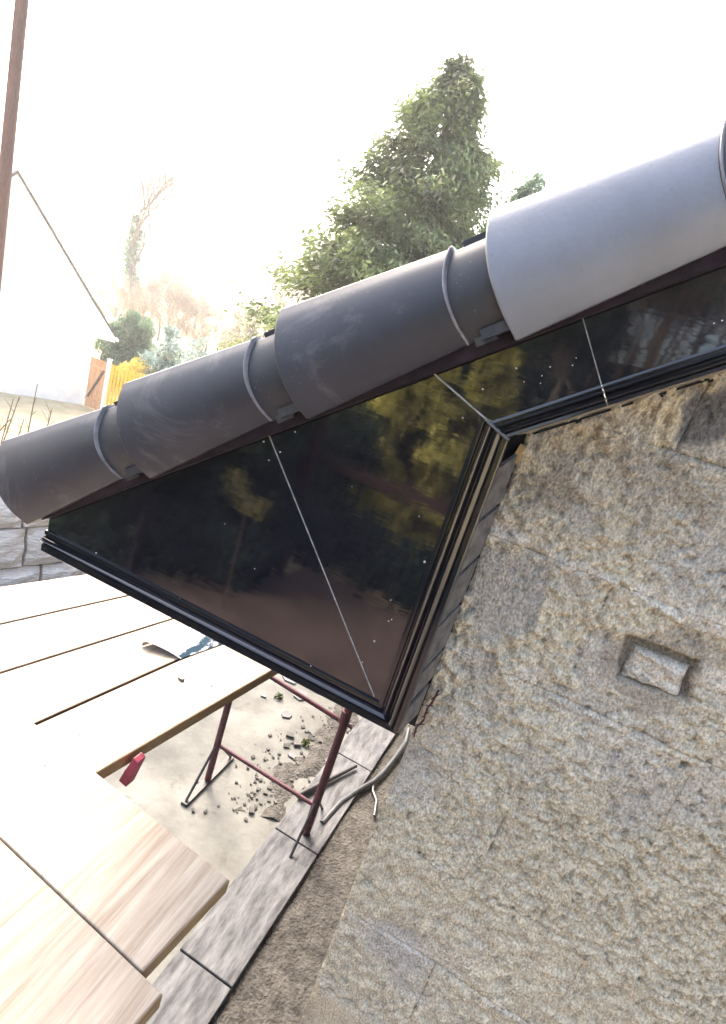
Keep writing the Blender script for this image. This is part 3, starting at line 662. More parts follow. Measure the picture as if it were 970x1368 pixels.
# curved silver offcut on the boards
A0 = onZ(190, 863, ZB+.001); A1 = onZ(242, 880, ZB+.001); ax = (onZ(300, 859, ZB+.001)-A1); ax = np.array([ax[0], ax[1], 0]); ax /= np.linalg.norm(ax)
oc = thing('trim_offcut', (A0+A1)/2, 'curved shiny white trim offcut with painted bluish reflections lying arched on the scaffold boards', 'offcut')
OP = [(0, 0), (-.01, .006), (-.005, .013), (.03, .018), (.09, .0205), (.2, .021), (.35, .0195), (.5, .0165), (.65, .0125), (.8, .0075), (.92, .003), (1, 0)]
def arch(off, m, name, L0, L1, thk=.0014):
    ch = A1-A0; top = []; 
    for i, (u, z) in enumerate(OP):
        u0, z0 = OP[max(0, i-1)]; u1, z1 = OP[min(len(OP)-1, i+1)]; W_ = np.linalg.norm(ch); tx, tz = (u1-u0)*W_, z1-z0; l_ = math.hypot(tx, tz)
        nx_, nz_ = -tz/l_, tx/l_; top.append((A0+ch*u, z, nx_, nz_, ch/W_))
    vs = []
    for L_ in (L0, L1):
        for o_ in (off, off-thk):
            for (p_, z, nx_, nz_, c_) in top: vs.append(p_+c_*nx_*o_+np.array([0, 0, max(0, z+nz_*o_)])+ax*L_)
    n = len(OP); fs = []
    for i in range(n-1):
        fs += [(i, i+1, 2*n+i+1, 2*n+i), (n+i+1, n+i, 3*n+i, 3*n+i+1), (i+1, i, n+i, n+i+1), (2*n+i, 2*n+i+1, 3*n+i+1, 3*n+i)]
    fs += [(0, 2*n, 3*n, n), (n-1, 2*n-1, 4*n-1, 3*n-1)]
    return MB().add(vs, fs).build(name, m, oc, smooth=True)
arch(.0016, M_offcut, 'shell', 0, .30)
arch(.0, M_offin, 'lining', .003, .297, .001)
b = MB(); pv = None
for (u, z) in OP:
    p_ = A0+(A1-A0)*u+np.array([0, 0, z+.001])-ax*.0006
    if pv is not None: b.tube(pv, p_, .0015, n=6)
    pv = p_
b.build('cut_edge', M_whitep, oc)

# ---------------------------------------------------------------- trestles
def trestle(Y, xl, xr, label, zt=-1.162, upper=(-1.95, -2.02), lower=(-2.59, -2.63)):
    t = thing('builders_trestle', ((xl+xr)/2, Y, -2.9), label, 'trestle', 'red builder trestles under the boards')
    for x, r_ in ((xl, .021), (xr, .025)):
        MB().tube((x, Y, -2.88), (x+.01, Y, zt+.0), r_, n=12).build('leg', M_red, t, smooth=True); lg = [q for q in t.children if q.name.startswith('leg')][-1]
        f = MB().box((x, Y+.02, -2.885), (.04, .52, .024)); fo = f.build('foot_bar', M_black, lg)
        MB().tube((x, Y+.02, -2.60), (x, Y+.26, -2.87), .0085, n=8).build('brace', M_black, lg, smooth=True)
        MB().tube((x, Y-.02, -2.60), (x, Y-.22, -2.87), .0085, n=8).build('brace', M_black, lg, smooth=True)
        MB().tube((x, Y, -2.02), (x, Y, -1.94), r_+.006, n=12).build('coupler', M_red, lg, smooth=True)
    MB().tube((xl, Y, upper[0]), (xr, Y, upper[1]), .0145, n=10).build('rung', M_red, t, smooth=True)
    MB().tube((xr, Y, upper[1]), (xr+.06, Y, upper[1]-.01), .008, n=8).build('pin', M_red, t)
    MB().tube((xl, Y, lower[0]), (xr, Y, lower[1]), .013, n=10).build('rung', M_red, t, smooth=True)
    MB().box(((xl+xr)/2-.05, Y, zt-.02), ((xr-xl+.35 if Y > 2 else xr-xl+.04), .05, .04)).build('bearer', M_red, t, bevel=.003)
    return t
trestle(2.75, -1.27, -.555, 'red oxide steel trestle seen below the box end, standing on the yard')
t2 = trestle(.98, -1.35, -.88, 'nearest red steel trestle, its bright red bracket showing below the front board')
c = onY(178, 1020, 1.0)
Rz = Matrix.Rotation(rad(-8), 3, 'Y')
for q_ in [(c[0]-.003, 1.0, c[2]-.006)]:
    MB().prism([onY(166, 1030, 1.0), onY(178, 1013, 1.0), onY(184, 1020, 1.0), onY(168, 1052, 1.0), onY(158, 1043, 1.0)], (0, .03, 0)).build('bracket', M_redb, t2, bevel=.002)

# ---------------------------------------------------------------- things on the yard
ZG = -2.895
def slab(name, pix, h, m, label, cat, base=None):
    P_ = [onZ(*q_, ZG+h) for q_ in pix]; b = MB().prism([(p_[0], p_[1], ZG+h) for p_ in P_], (0, 0, -h)); c_ = sum(P_)/len(P_)
    return tag(b.build(name, m, base=(c_[0], c_[1], ZG), bevel=.004), label, cat)
ea, eb = onZ(487, 958, ZG)[:2], onZ(415, 1050, ZG)[:2]; ed_ = (eb-ea)/np.linalg.norm(eb-ea); wa = onZ(528, 984, ZG)[:2]-ea; wn = np.array([-ed_[1], ed_[0]]); wn = wn*(wa@wn)
for k, lb in enumerate(['worn grey edging slab emerging from under the corner of the box end', 'second grey edging slab, crossed by the dark pipe offcut', 'third grey edging slab along the house wall', 'nearest grey edging slab, at the bottom of the yard']):
    p_ = ea+ed_*(-.25+.86*k); q_ = p_+ed_*.85; P_ = [np.array([*v_, ZG+.05]) for v_ in (p_, q_, q_+wn, p_+wn)]; c_ = sum(P_)/4
    tag(MB().prism(P_, (0, 0, -.05)).build('edging_slab', M_path, base=(c_[0], c_[1], ZG), bevel=.004), lb, 'slab', 'grey edging slabs by the house wall')
b = MB(); n_ = 24; V = []
pa, pb, pc, pd = [onZ(*q_, ZG)[:2] for q_ in [(532, 985), (575, 940), (420, 1560), (200, 1440)]]
for j in range(n_):
    for i in range(n_):
        u, v = i/(n_-1), j/(n_-1); p_ = (pa*(1-u)+pb*u)*(1-v)+(pd*(1-u)+pc*u)*v; V.append([p_[0], p_[1], ZG+.004+.03*float(fbm(p_[0]*9, p_[1]*9, 4, 2))])
idx = np.arange(n_*n_).reshape(n_, n_); Q = np.stack([idx[:-1, :-1], idx[1:, :-1], idx[1:, 1:], idx[:-1, 1:]], -1).reshape(-1, 4)
o = fast_mesh('soil_strip', np.array(V), Q, M_soil, smooth=True); tag(o, kind='structure')
# soil and rubble drift between the trestle and the slab
def drift(name, pix, m, amp, n_=40, seed=4):
    A_, B_, C_, D_ = [onZ(*q_, ZG)[:2] for q_ in pix]; V = []
    for j in range(n_):
        for i in range(n_):
            u, v = i/(n_-1), j/(n_-1); p_ = (A_*(1-u)+B_*u)*(1-v)+(D_*(1-u)+C_*u)*v
            ed = min(u, 1-u)*2.4; hh = amp*(float(fbm(p_[0]*8, p_[1]*8, 5, seed))-.5+.35*(min(1, ed)-.6)); V.append([p_[0], p_[1], ZG+hh])
    idx = np.arange(n_*n_).reshape(n_, n_); Q = np.stack([idx[:-1, :-1], idx[1:, :-1], idx[1:, 1:], idx[:-1, 1:]], -1).reshape(-1, 4)
    o = fast_mesh(name, np.array(V), Q, m, smooth=True); tag(o, kind='structure')
drift('soil_drift', [(450, 925), (500, 950), (380, 1100), (310, 1080)], M_soil, .06)
b = MB()
for i in range(200):
    u = random.random(); v = random.random(); bx = 470-150*v+random.gauss(0, 26); by = 935+150*v+random.gauss(0, 8)
    c = onZ(bx, by, ZG+.003); r_ = random.uniform(.003, .014)*(1 if random.random() < .9 else 2)
    rot = Matrix.Rotation(random.random()*3, 3, 'Z') @ Matrix.Rotation(random.random()*.6, 3, 'X'); b.box((c[0], c[1], ZG+r_*.4+.004), (r_*2, r_*1.3, r_*.8), rot)
tag(b.build('rubble', mat('rubble_mix', (.07, .065, .06), .9, scale=9, col2=(.10, .097, .09)), base=onZ(400, 1000, ZG)), 'small stones and mortar crumbs strewn over the yard', 'rubble', kind='stuff')
sh = [((402, 955), .06, 'dark slate piece lying alone on the pale yard between the trestle legs'), ((420, 1010), .05, 'small dark slate fragment near the soil drift, below the others'),
      ((432, 921), .16, 'larger blue grey slate piece by the upper trestle rung'), ((388, 908), .09, 'slate piece at the far end of the trestle rung, under the front board'),
      ((352, 930), .03, 'tiny dark slate chip on the pale yard, below the board edge')]
sh = [((383, 955), .055, sh[0][2]), ((390, 1010), .045, sh[1][2]), ((402, 928), .10, sh[2][2]), ((388, 909), .08, sh[3][2]), ((352, 930), .03, sh[4][2])]
for (q_, r_, lb) in sh:
    c = onZ(*q_, ZG+.006); pts = []
    a0 = random.random()*6
    for i in range(6):
        a = a0+i*1.047+random.uniform(-.25, .25); pts.append((c[0]+r_*math.cos(a)*random.uniform(.6, 1.1), c[1]+r_*.8*math.sin(a)*random.uniform(.5, 1.2), ZG+.004))
    tag(MB().prism(pts, (0, 0, .010)).build('slate_piece', M_slate, base=c), lb, 'slate', 'broken slates on the yard')
for (p_, q_, lb) in [((398, 1063), (476, 1023), 'dark grey pipe offcut lying across the edging slab'), ((372, 893), (425, 925), 'thin brown timber lath on the yard behind the trestle')]:
    a = onZ(*p_, ZG+.075); b_ = onZ(*q_, ZG+.075)
    if 'lath' in lb:
        a = onZ(*p_, ZG+.01); b_ = onZ(*q_, ZG+.01); tag(MB().tube(a, b_, .012, n=4).build('timber_lath', M_darktwig, base=a), lb, 'lath')
    else: tag(MB().tube(a, b_, .02, .012, n=12).build('pipe_offcut', M_black, base=a, smooth=True), lb, 'pipe')
pts = [onZ(x, y, ZG+.05) for x, y in [(546, 975), (542, 992), (528, 1012), (512, 1032), (499, 1044), (478, 1056), (455, 1072), (430, 1100)]]
tag(MB().path(pts, .018, n=12).build('grey_pipe', M_cable, base=pts[0], smooth=True), 'slim grey plastic pipe curving along the foot of the house wall', 'pipe')
pts = [onZ(x, y, ZG+.04) for x, y in [(500, 1044), (498, 1056), (503, 1070), (500, 1090)]]
tag(MB().path(pts, .009, n=8).build('grey_cable', M_cable, base=pts[0], smooth=True), 'short grey cable end dropping from the bend of the slim pipe', 'cable')

# ---------------------------------------------------------------- foliage helpers
def leafcloud(centres, radii, n, size, seed=0, droop=0, asp=.45):
    rg = np.random.RandomState(seed); k = rg.choice(len(centres), n, p=np.array(radii)**2/np.sum(np.array(radii)**2))
    c = np.array(centres)[k]; r = np.array(radii)[k]
    d = rg.normal(size=(n, 3)); d /= np.linalg.norm(d, axis=1)[:, None]; rr = rg.rand(n)**.45
    p = c+d*(r*rr)[:, None]*np.array([1, 1, .85])
    a = rg.normal(size=(n, 3)); a[:, 2] -= droop; a /= np.linalg.norm(a, axis=1)[:, None]
    b_ = np.cross(a, rg.normal(size=(n, 3))); b_ /= np.linalg.norm(b_, axis=1)[:, None]
    s = size*(.6+.8*rg.rand(n))[:, None]
    V = np.stack([p-a*s*.5, p+b_*s*asp*.5, p+a*s*.5, p-b_*s*asp*.5], 1).reshape(-1, 3)
    return V, np.arange(4*n).reshape(-1, 4)
def twigtree(b, p, d, L, r, depth, spread=.5, n=3, up=.15, segs=3):
    p = Vector(p); d = Vector(d).normalized()
    for i in range(3):
        d2 = (d+Vector((random.gauss(0, .08), random.gauss(0, .08), random.gauss(0, .05)+up*.1))).normalized(); q_ = p+d2*(L/3)
        b.tube(p, q_, r*(1-i*.2), r*(1-(i+1)*.2), n=segs if depth < 3 else 6, caps=False); p = q_; d = d2
        if depth > 0 and i > 0:
            for _ in range(n if i == 2 else n-1):
                s_ = Vector((random.gauss(0, 1), random.gauss(0, 1), random.gauss(0, .6))); s_ = (s_-d*s_.dot(d)).normalized()
                twigtree(b, p, d*(1-spread)+s_*spread+Vector((0, 0, up)), L*random.uniform(.55, .78), r*.5, depth-1, spread, n, up, segs)
def on_ground(x, y, Y=None, dist=None):
    """point on the terrain along the pixel ray"""
    d_ = ray(x, y); d_ = d_/np.linalg.norm(d_)
    for t in np.arange(2, 200, .1):
        p_ = d_*t
        if p_[2] < terr(p_[0], p_[1]): return p_
    return d_*60
def tree(name, base, label, cat, m, centres, radii, n, size, seed, trunk_h, tr=.12, group=None, droop=0, asp=.45, mt=None):
    t = thing(name, base, label, cat, group)
    b = MB(); b.tube(base-np.array([0, 0, .15]), base+np.array([0, 0, trunk_h]), tr, tr*.4, n=8)
    cs = np.array(centres)
    for c in cs[:14]:
        h0 = base+np.array([0, 0, max(.15, min(trunk_h, c[2]-base[2]-.4))]); b.tube(h0, c, tr*.3, tr*.08, n=4)
    b.build('trunk', mt or M_bark, t)
    V, Fq = leafcloud(centres, radii, n, size, seed, droop, asp); fast_mesh('crown', V, Fq, m, t)
    return t
def column(base, h, w_, k=9, seed=0, taper=.55):
    rg = np.random.RandomState(seed); cs, rr = [], []
    for i in range(k):
        t = (i+.4)/k; r = w_*(1-taper*t)*.55
        cs.append(base+np.array([rg.uniform(-.25, .25)*w_, rg.uniform(-.25, .25)*w_, h*t])); rr.append(max(.12*w_, r))
    cs.append(base+np.array([0, 0, h*.97])); rr.append(w_*.13)
    return cs, rr

# ---------------------------------------------------------------- neighbour's house, gate and fence
c0 = onZ(110, 541, -5.8); ua = rad(34); ud = np.array([math.sin(ua), math.cos(ua), 0]); un = np.array([math.cos(ua), -math.sin(ua), 0])
def onW(x, y, off=0):
    d_ = ray(x, y); return d_*(((c0+un*off)@un)/(d_@un))
nh = thing('white_house', c0, "neighbour's white rendered house with a plain gable, far left", 'house')
ev = onW(154, 452); ap0 = onW(85, 335); sl = ap0-ev; apx_t = 1.75; apex = ev+sl*apx_t
Lh = (c0-apex)@ud; far = c0-ud*(2*Lh)
ezt = onW(128, 449)[2]
g0 = c0.copy(); g0[2] = -6.4; far[2] = -6.4
W1 = c0.copy(); W1[2] = (ev+sl*(((c0-ev)@ud)/(sl@ud)))[2]-.03; W2 = far.copy(); W2[2] = W1[2]
apw = apex-np.array([0, 0, .03])
MB().prism([g0, W1, apw, W2, far], -un*9).build('wall', M_white, nh)
# roof slopes with verge
dn = np.array([0, 0, -.16])
ev2 = far.copy()*1.0; ev2 = ev-ud*((ev-apex)@ud*2); 
rfs = MB().prism([ev, apex, apex+dn*-1, ev+dn*-1], -un*9.3)
ro = MB().prism([ev+un*.06, apex+un*.06, apex+un*.06+[0, 0, .10], ev+un*.06+[0, 0, .10]], -un*9.4).build('roof', M_roofedge, nh)
ro = MB().prism([ev2+un*.06, apex+un*.06, apex+un*.06+[0, 0, .10], ev2+un*.06+[0, 0, .10]], -un*9.4).build('roof', M_roofedge, nh)
MB().prism([ev+un*.065-[0, 0, .16], ev+un*.065, W1+un*.065, W1*[1, 1, 0]+[0, 0, ezt]+un*.065-[0, 0, .05]], -un*.5).build('box_eaves', M_whitep, nh)
e1 = ev+un*.15+ud*.06; MB().tube(e1-[0, 0, .04], e1-un*9.2-[0, 0, .04], .06, n=8).build('gutter', M_whitep, nh)
dp = c0+ud*.05+un*.06; MB().tube((dp[0], dp[1], ezt-.1), (dp[0], dp[1], -5.9), .035, n=8).build('downpipe', M_whitep, nh)
# gate (boards, rails, brace)
gd = np.array([1, .0, 0]); G = lambda x, y: onY(x, y, c0[1]+.0)
gl, gt, gr = G(112, 541), G(122, 476), G(134, 547)
gx0, gx1, gzb, gzt = gl[0]+.04, gl[0]+.86, -5.78, gt[2]
ga = thing('garden_gate', (gx0+.4, c0[1], gzb), 'orange brown boarded timber gate beside the white house', 'gate')
nb = 7
for i in range(nb):
    MB().box((gx0+(i+.5)*(gx1-gx0)/nb, c0[1], (gzb+gzt)/2), ((gx1-gx0)/nb-.012, .022, gzt-gzb)).build('gate_board', M_gate, ga)
for z in (gzb+.35, gzt-.3): MB().box(((gx0+gx1)/2, c0[1]-.03, z), (gx1-gx0, .035, .1)).build('rail', M_gate, ga)
dv = Vector((gx1-gx0-.1, 0, gzt-gzb-.8)); MB().prism([(gx0+.05, c0[1]-.045, gzb+.4), (gx0+.15, c0[1]-.045, gzb+.4), (gx1-.05, c0[1]-.045, gzt-.35), (gx1-.15, c0[1]-.045, gzt-.35)], (0, .02, 0)).build('brace', M_darktwig, ga)
gp_ = thing('gate_post', (gx1+.08, c0[1], -5.85), 'white post between the orange gate and the yellow fence', 'post')
MB().box((gx1+.08, c0[1]-.01, (gzb+gzt)/2+.03), (.13, .13, gzt-gzb+.2)).build('post', M_whitep, gp_, bevel=.01); MB().box((gx1+.08, c0[1]-.01, gzt+.14), (.16, .16, .03)).build('post_cap', M_whitep, gp_)
yf = thing('yellow_fence', (gx1+2.6, c0[1]+.4, -5.85), 'bright yellow close boarded garden fence right of the gate', 'fence')
x = gx1+.16; i = 0
while x < gx1+7.5:
    MB().box((x+.06, c0[1]+(x-gx1)*.35, -4.78-.03*(i % 2)+random.uniform(-.015, .015)-.02*(x-gx1)), (.127, .022, 1.95)).build('fence_board', M_yellow, yf); x += .13; i += 1
for z in (-5.3, -4.2): MB().prism([(gx1+.16, c0[1]+.07, z), (gx1+7.5, c0[1]+.07+7.34*.35, z-.15), (gx1+7.5, c0[1]+.07+7.34*.35, z-.07), (gx1+.16, c0[1]+.07, z+.08)], (0, .05, 0)).build('rail', M_yellow, yf)
# brown pole at the left edge
pp = onY(-2, 332, 9.5); pl_ = thing('wooden_pole', (pp[0]-.02, 9.5, -3.6), 'brown timber pole crossing the left edge in front of the white house', 'pole')
MB().tube((pp[0]-.02, 9.5, -4.2), (pp[0]-.02, 9.5, 5.2), .13, .11, n=14).build('shaft', M_pole, pl_, smooth=True)

# ---------------------------------------------------------------- planting beyond the garden
def gpt(x, Yd):
    """terrain point seen at photo column x at forward distance Yd"""
    best = None
    for y in range(200, 800, 4):
        p_ = onY(x, y, Yd)
        if best is None or abs(p_[2]-terr(p_[0], p_[1])) < best[0]: best = (abs(p_[2]-terr(p_[0], p_[1])), p_)
    q_ = best[1]; return np.array([q_[0], q_[1], float(terr(q_[0], q_[1]))])
def top_at(x, y, Yd): return onY(x, y, Yd)[2]
# dark green columnar hedge trees behind the gate
for i, (x, yt, Yd, w_) in enumerate([(143, 432, 23, 1.5), (160, 424, 23.5, 1.6), (176, 418, 24, 1.5), (192, 428, 24, 1.5)]):
    bp_ = gpt(x+22, Yd); h = top_at(x+6, yt, Yd)-bp_[2]
    bp_[0] = onY(x+4, yt+30, Yd)[0]
    cs, rr = column(bp_, h, w_*.8, 12, i, .45)
    tree('hedge_conifer', bp_, ['leftmost upright dark green conifer, just behind the orange gate', 'upright dark green conifer, second from the white house', 'tallest upright dark green conifer above the yellow fence', 'rightmost upright dark green conifer, beside the blue green fir'][i],
         'conifer', M_hedge, cs, rr, 9000, .15, i, h*.8, group='upright dark conifers behind the gate', droop=-2.2, asp=.3)
for i, (x, yt, Yd, w_, n, lb) in enumerate([(226, 437, 20, 1.9, 6500, 'blue green bushy fir between the dark conifers and the roof edge'), (275, 452, 30, 2.0, 3000, 'small grey green fir just above the second verge cap')]):
    bp_ = gpt(x+16, Yd); h = top_at(x, yt, Yd)-bp_[2]; bp_[0] = onY(x-2, yt+25, Yd)[0]
    cs, rr = column(bp_, h, w_*1.3, 9, 30+i, .8); tree('blue_fir', bp_, lb, 'fir', M_blue, cs, rr, n, .2, 40+i, h*.9, group='blue green firs')
bp_ = gpt(190, 19.5); zt = top_at(185, 484, 19.5); cs = [np.array([onY(x, 490, 19.5)[0], 19.5+dy, z]) for x, dy, z in ((172, 0, zt-.45), (182, .2, zt-.2), (192, 0, zt-.3), (199, .2, zt-.5), (186, 0, zt-1.0), (186, 0, zt-1.5))]
bp_ = np.array([cs[4][0], 19.5, float(terr(cs[4][0], 19.5))]); tree('yellow_shrub', bp_, 'golden yellow shrub rising over the end of the yellow fence', 'shrub', M_yel, cs, [.42]*6, 3200, .13, 9, zt-bp_[2]-.8, .05)
# bare pinkish woodland on the slope
protos = []
for k in range(3):
    random.seed(20+k); b = MB(); twigtree(b, (0, 0, 0), (0, 0, 1), 3.6, .13, 5, .46, 3, .12); b.v = [(x_, y_, z_) for x_, y_, z_ in b.v]
    protos.append(b)
random.seed(99)
pm = []
for k, b in enumerate(protos):
    me = bpy.data.meshes.new('branches'); me.from_pydata(b.v, [], b.f); me.update(); me.materials.append(M_twig); pm.append(me)
M_haze_tw = leaf('fine_pale_twigs', (.265, .215, .155), v=.2, sc=.6)
tips = []
for k in range(3):
    vv = np.array(protos[k].v); up_ = vv[vv[:, 2] > 3.0]; rg = np.random.RandomState(k); c_ = up_[rg.choice(len(up_), 60)]
    V, Fq = leafcloud(c_, [.8]*60, 3600, .42, k, -.9, .045)
    o = fast_mesh('twigs', V, Fq, M_haze_tw); tips.append(o.data); bpy.data.objects.remove(o)
trk = MB(); trk.tube((0, 0, -.3), (0, 0, 2.4), .17, .12, n=8)
tme = bpy.data.meshes.new('trunk'); tme.from_pydata(trk.v, [], trk.f); tme.update(); tme.materials.append(M_bark)
spots = [(112, 395, 46), (126, 372, 50), (140, 385, 44), (152, 366, 52), (165, 380, 45), (178, 362, 50), (190, 376, 42), (203, 372, 47), (216, 366, 52), (228, 376, 43), (240, 372, 49), (252, 382, 44), (262, 392, 50), (272, 402, 42), (284, 410, 47), (236, 400, 36), (206, 398, 36), (176, 396, 37), (252, 420, 34), (150, 400, 37), (280, 436, 36), (300, 432, 50), (132, 352, 58), (160, 350, 60), (215, 352, 58), (250, 362, 60), (272, 384, 56), (110, 372, 60), (296, 408, 58)]
pos_words = ['beside the white gable', 'under the tall dark tree', 'in the middle of the pale wood', 'towards the bright gap of sky']
for i, (x, y, Yd) in enumerate(spots):
    topz = top_at(x, y, Yd); X_ = onY(x-14, y+60, Yd)[0]; gz = float(terr(X_, Yd)); h = topz-gz
    t = thing('bare_tree', (X_, Yd, gz), 'leafless pinkish brown tree in the pale winter wood', 'tree', 'bare trees on the slope'); t.rotation_euler = (0, 0, random.random()*6.28)
    hz = [max(v_.co.z for v_ in pm[i % 3].vertices)][0] if False else 9.2
    s_ = h/hz; t.scale = (s_*1.15, s_*1.15, s_)
    for nm, me in (('trunk', tme), ('branches', pm[i % 3]), ('twigs', tips[i % 3])):
        o = link(bpy.data.objects.new(nm, me)); o.parent = t
# tall ivy-dark tree rising out of frame top
X_ = onY(176, 420, 48)[0]; gz = float(terr(X_, 48)); zt = top_at(196, 270, 48)
random.seed(5); t = thing('tall_bare_tree', (X_, 48, gz), 'tall thin tree standing above the pale wood with a dark ivy clad top', 'tree')
b = MB(); twigtree(b, (X_, 48, gz), (.05, 0, 1), (zt-gz)*.55, .25, 5, .4, 3, .25); b.build('branches', M_bark, t, recalc=False)
cs = [np.array([onY(x, y, 48)[0], 48, onY(x, y, 48)[2]]) for x, y in ((176, 345), (178, 330), (174, 360), (182, 312), (184, 295), (180, 375))]
V, Fq = leafcloud(cs, [.9, .9, .7, .8, .6, .6], 2600, .28, 3); fast_mesh('ivy', V, Fq, M_hedge, t)
# pale scrub right of the sky gap
for i, (x, y, Yd, lb) in enumerate([(358, 412, 40, 'pale grey green bush standing above the roof edge, left of the big conifer'), (338, 432, 38, 'lower pale bush above the second verge cap ring'), (318, 440, 42, 'faint pale scrub at the foot of the bright sky gap')]):
    X_ = onY(x-6, y+40, Yd)[0]; gz = float(terr(X_, Yd)); zt = top_at(x, y-22, Yd); cs = []; rr = []
    rg = np.random.RandomState(i)
    for k in range(12): cs.append(np.array([X_+rg.uniform(-1.6, 1.6)*(1-k/14), Yd+rg.uniform(-1, 1), gz+(zt-gz)*(.3+.7*k/11)])); rr.append(1.0-.045*k)
    tree('pale_bush', np.array([X_, Yd, gz]), lb, 'bush', M_pale, cs, rr, 2600, .22, 60+i, (zt-gz)*.7, .15, group='pale bushes')
# big conifer with drooping sprays
def sprays(t, base, h, R, m, nb, seed, zlow=.15, name='spray', per=150, size=.11, lean=(0, 0)):
    rg = np.random.RandomState(seed); Vs = []; b = MB()
    for i in range(nb):
        f_ = zlow+(1-zlow)*(i+rg.rand())/nb; az = rg.rand()*6.283; r_ = R*(1-f_)**.75*rg.uniform(.6, 1.1)+.15
        o_ = base+np.array([lean[0]*f_, lean[1]*f_, h*f_]); tip = o_+np.array([math.cos(az)*r_, math.sin(az)*r_, rg.uniform(-.18, .22)*r_-.05])
        b.tube(o_, tip, .035*(1-f_)+.012, .006, n=4)
        k = max(30, int(per*r_/R*1.4)); u = .25+.8*rg.rand(k)**.75; q_ = o_+(tip-o_)*u[:, None]
        q_ += rg.normal(size=(k, 3))*np.array([.17, .17, .07])*(.35+r_/R)*R*.32
        q_[:, 2] -= .25*u*u*rg.rand(k)*R*.35
        a = (tip-o_)/np.linalg.norm(tip-o_)+rg.normal(size=(k, 3))*.55; a[:, 2] -= .55; a /= np.linalg.norm(a, axis=1)[:, None]
        c_ = np.cross(a, rg.normal(size=(k, 3))); c_ /= np.linalg.norm(c_, axis=1)[:, None]; s = size*(.5+rg.rand(k))[:, None]
        Vs.append(np.stack([q_-a*s*.6, q_+c_*s*.22, q_+a*s*.6, q_-c_*s*.22], 1).reshape(-1, 3))
    V = np.concatenate(Vs); fast_mesh('foliage', V, np.arange(len(V)).reshape(-1, 4), m, t); b.build('branches', M_bark, t, recalc=False)
Yc = 13.5
bx = onY(505, 480, Yc)[0]; gz = float(terr(bx, Yc)); zt = onY(590, 70, Yc)[2]
big = thing('tall_conifer', (bx, Yc, gz), 'large loose conifer with yellow green sprays above the third verge cap', 'conifer')
MB().tube((bx, Yc, gz-.2), (bx, Yc, zt-.5), .22, .05, n=10).build('trunk', M_bark, big)
sprays(big, np.array([bx, Yc, gz]), zt-gz, 4.3, M_con, 300, 3, .3, per=1000, size=.105)
bx2 = onY(640, 470, 17)[0]; gz = float(terr(bx2, 17)); zt = onY(650, 215, 17)[2]
big2 = thing('tall_conifer', (bx2, 17, gz), 'darker conifer half hidden behind the pale fourth verge cap', 'conifer')
MB().tube((bx2, 17, gz-.2), (bx2, 17, zt-.5), .22, .05, n=10).build('trunk', M_bark, big2)
sprays(big2, np.array([bx2, 17., gz]), zt-gz, 3.0, M_hedge, 150, 8, .25, per=500, size=.12)
# twigs and saplings at the left edge
random.seed(12)
for i, (x0, y0, x1, y1, Yd) in enumerate([(50, 513, 38, 575, 6.6), (26, 530, 10, 575, 6.4), (18, 533, 2, 590, 6.4), (14, 560, 0, 575, 6.2), (32, 560, 22, 590, 6.3), (70, 545, 62, 575, 6.8)]):
    a = onY(x1, y1, Yd); top = onY(x0, y0, Yd); a = a+(a-top)*.6; gz = float(terr(a[0], Yd)); a[2] = min(a[2], -2.6)
    t = thing('sapling', (a[0], Yd, gz), ['tallest dark bare sapling stem in front of the yellow grass', 'bare sapling stem second from the left in the dry grass', 'thin bare stem near the left edge', 'short stem at the very left edge', 'low thin stem right of the left pair of stems', 'stubby stem nearest the orange gate'][i], 'sapling', 'bare saplings by the paving')
    b = MB(); b.tube((a[0], Yd, gz), a, .016, .013, n=5); b.tube(a, top, .013, .005, n=5)
    for k in range(5):
        u = random.uniform(.3, .9); p_ = a+(top-a)*u; b.tube(p_, p_+np.array([random.uniform(-.15, .15), random.uniform(-.1, .1), random.uniform(.05, .2)]), .005, .002, n=4)
    b.build('stem', M_darktwig, t)
# tufts of dry grass beyond the paving
rg = np.random.RandomState(5); n = 9000; X_ = rg.uniform(-13, -4.6, n); Y_ = rg.uniform(5.2, 15, n); k = (np.hypot(X_, Y_) > 8.7); X_, Y_ = X_[k], Y_[k]; n = len(X_)
Z_ = terr(X_, Y_); hgt = rg.uniform(.05, .18, n); a = rg.uniform(0, 6.28, n); w_ = .012
V = np.stack([np.stack([X_-w_*np.cos(a), Y_-w_*np.sin(a), Z_-.02], -1), np.stack([X_+w_*np.cos(a), Y_+w_*np.sin(a), Z_-.02], -1), np.stack([X_+rg.normal(0, .05, n), Y_+rg.normal(0, .05, n), Z_+hgt], -1)], 1).reshape(-1, 3)
tag(fast_mesh('dry_grass', V, np.arange(3*n).reshape(-1, 3), leaf('dry_grass', (.42, .36, .16)), base=(-8, 9, -3)), 'tufts of dry yellow grass on the slope below the saplings', 'grass', kind='stuff')
# weeds on the yard
b = []
for i, (x, y) in enumerate([(408, 995), (372, 933)]):
    c = onZ(x, y, ZG); V, Fq = leafcloud([c+np.array([0, 0, .02])], [.035], 60, .03, i); o = fast_mesh('weed', V, Fq, M_weed, base=c)
    tag(o, ['small green weed growing in the yard between the trestle legs', 'tiny weed on the pale yard near the small slate chip'][i], 'weed')

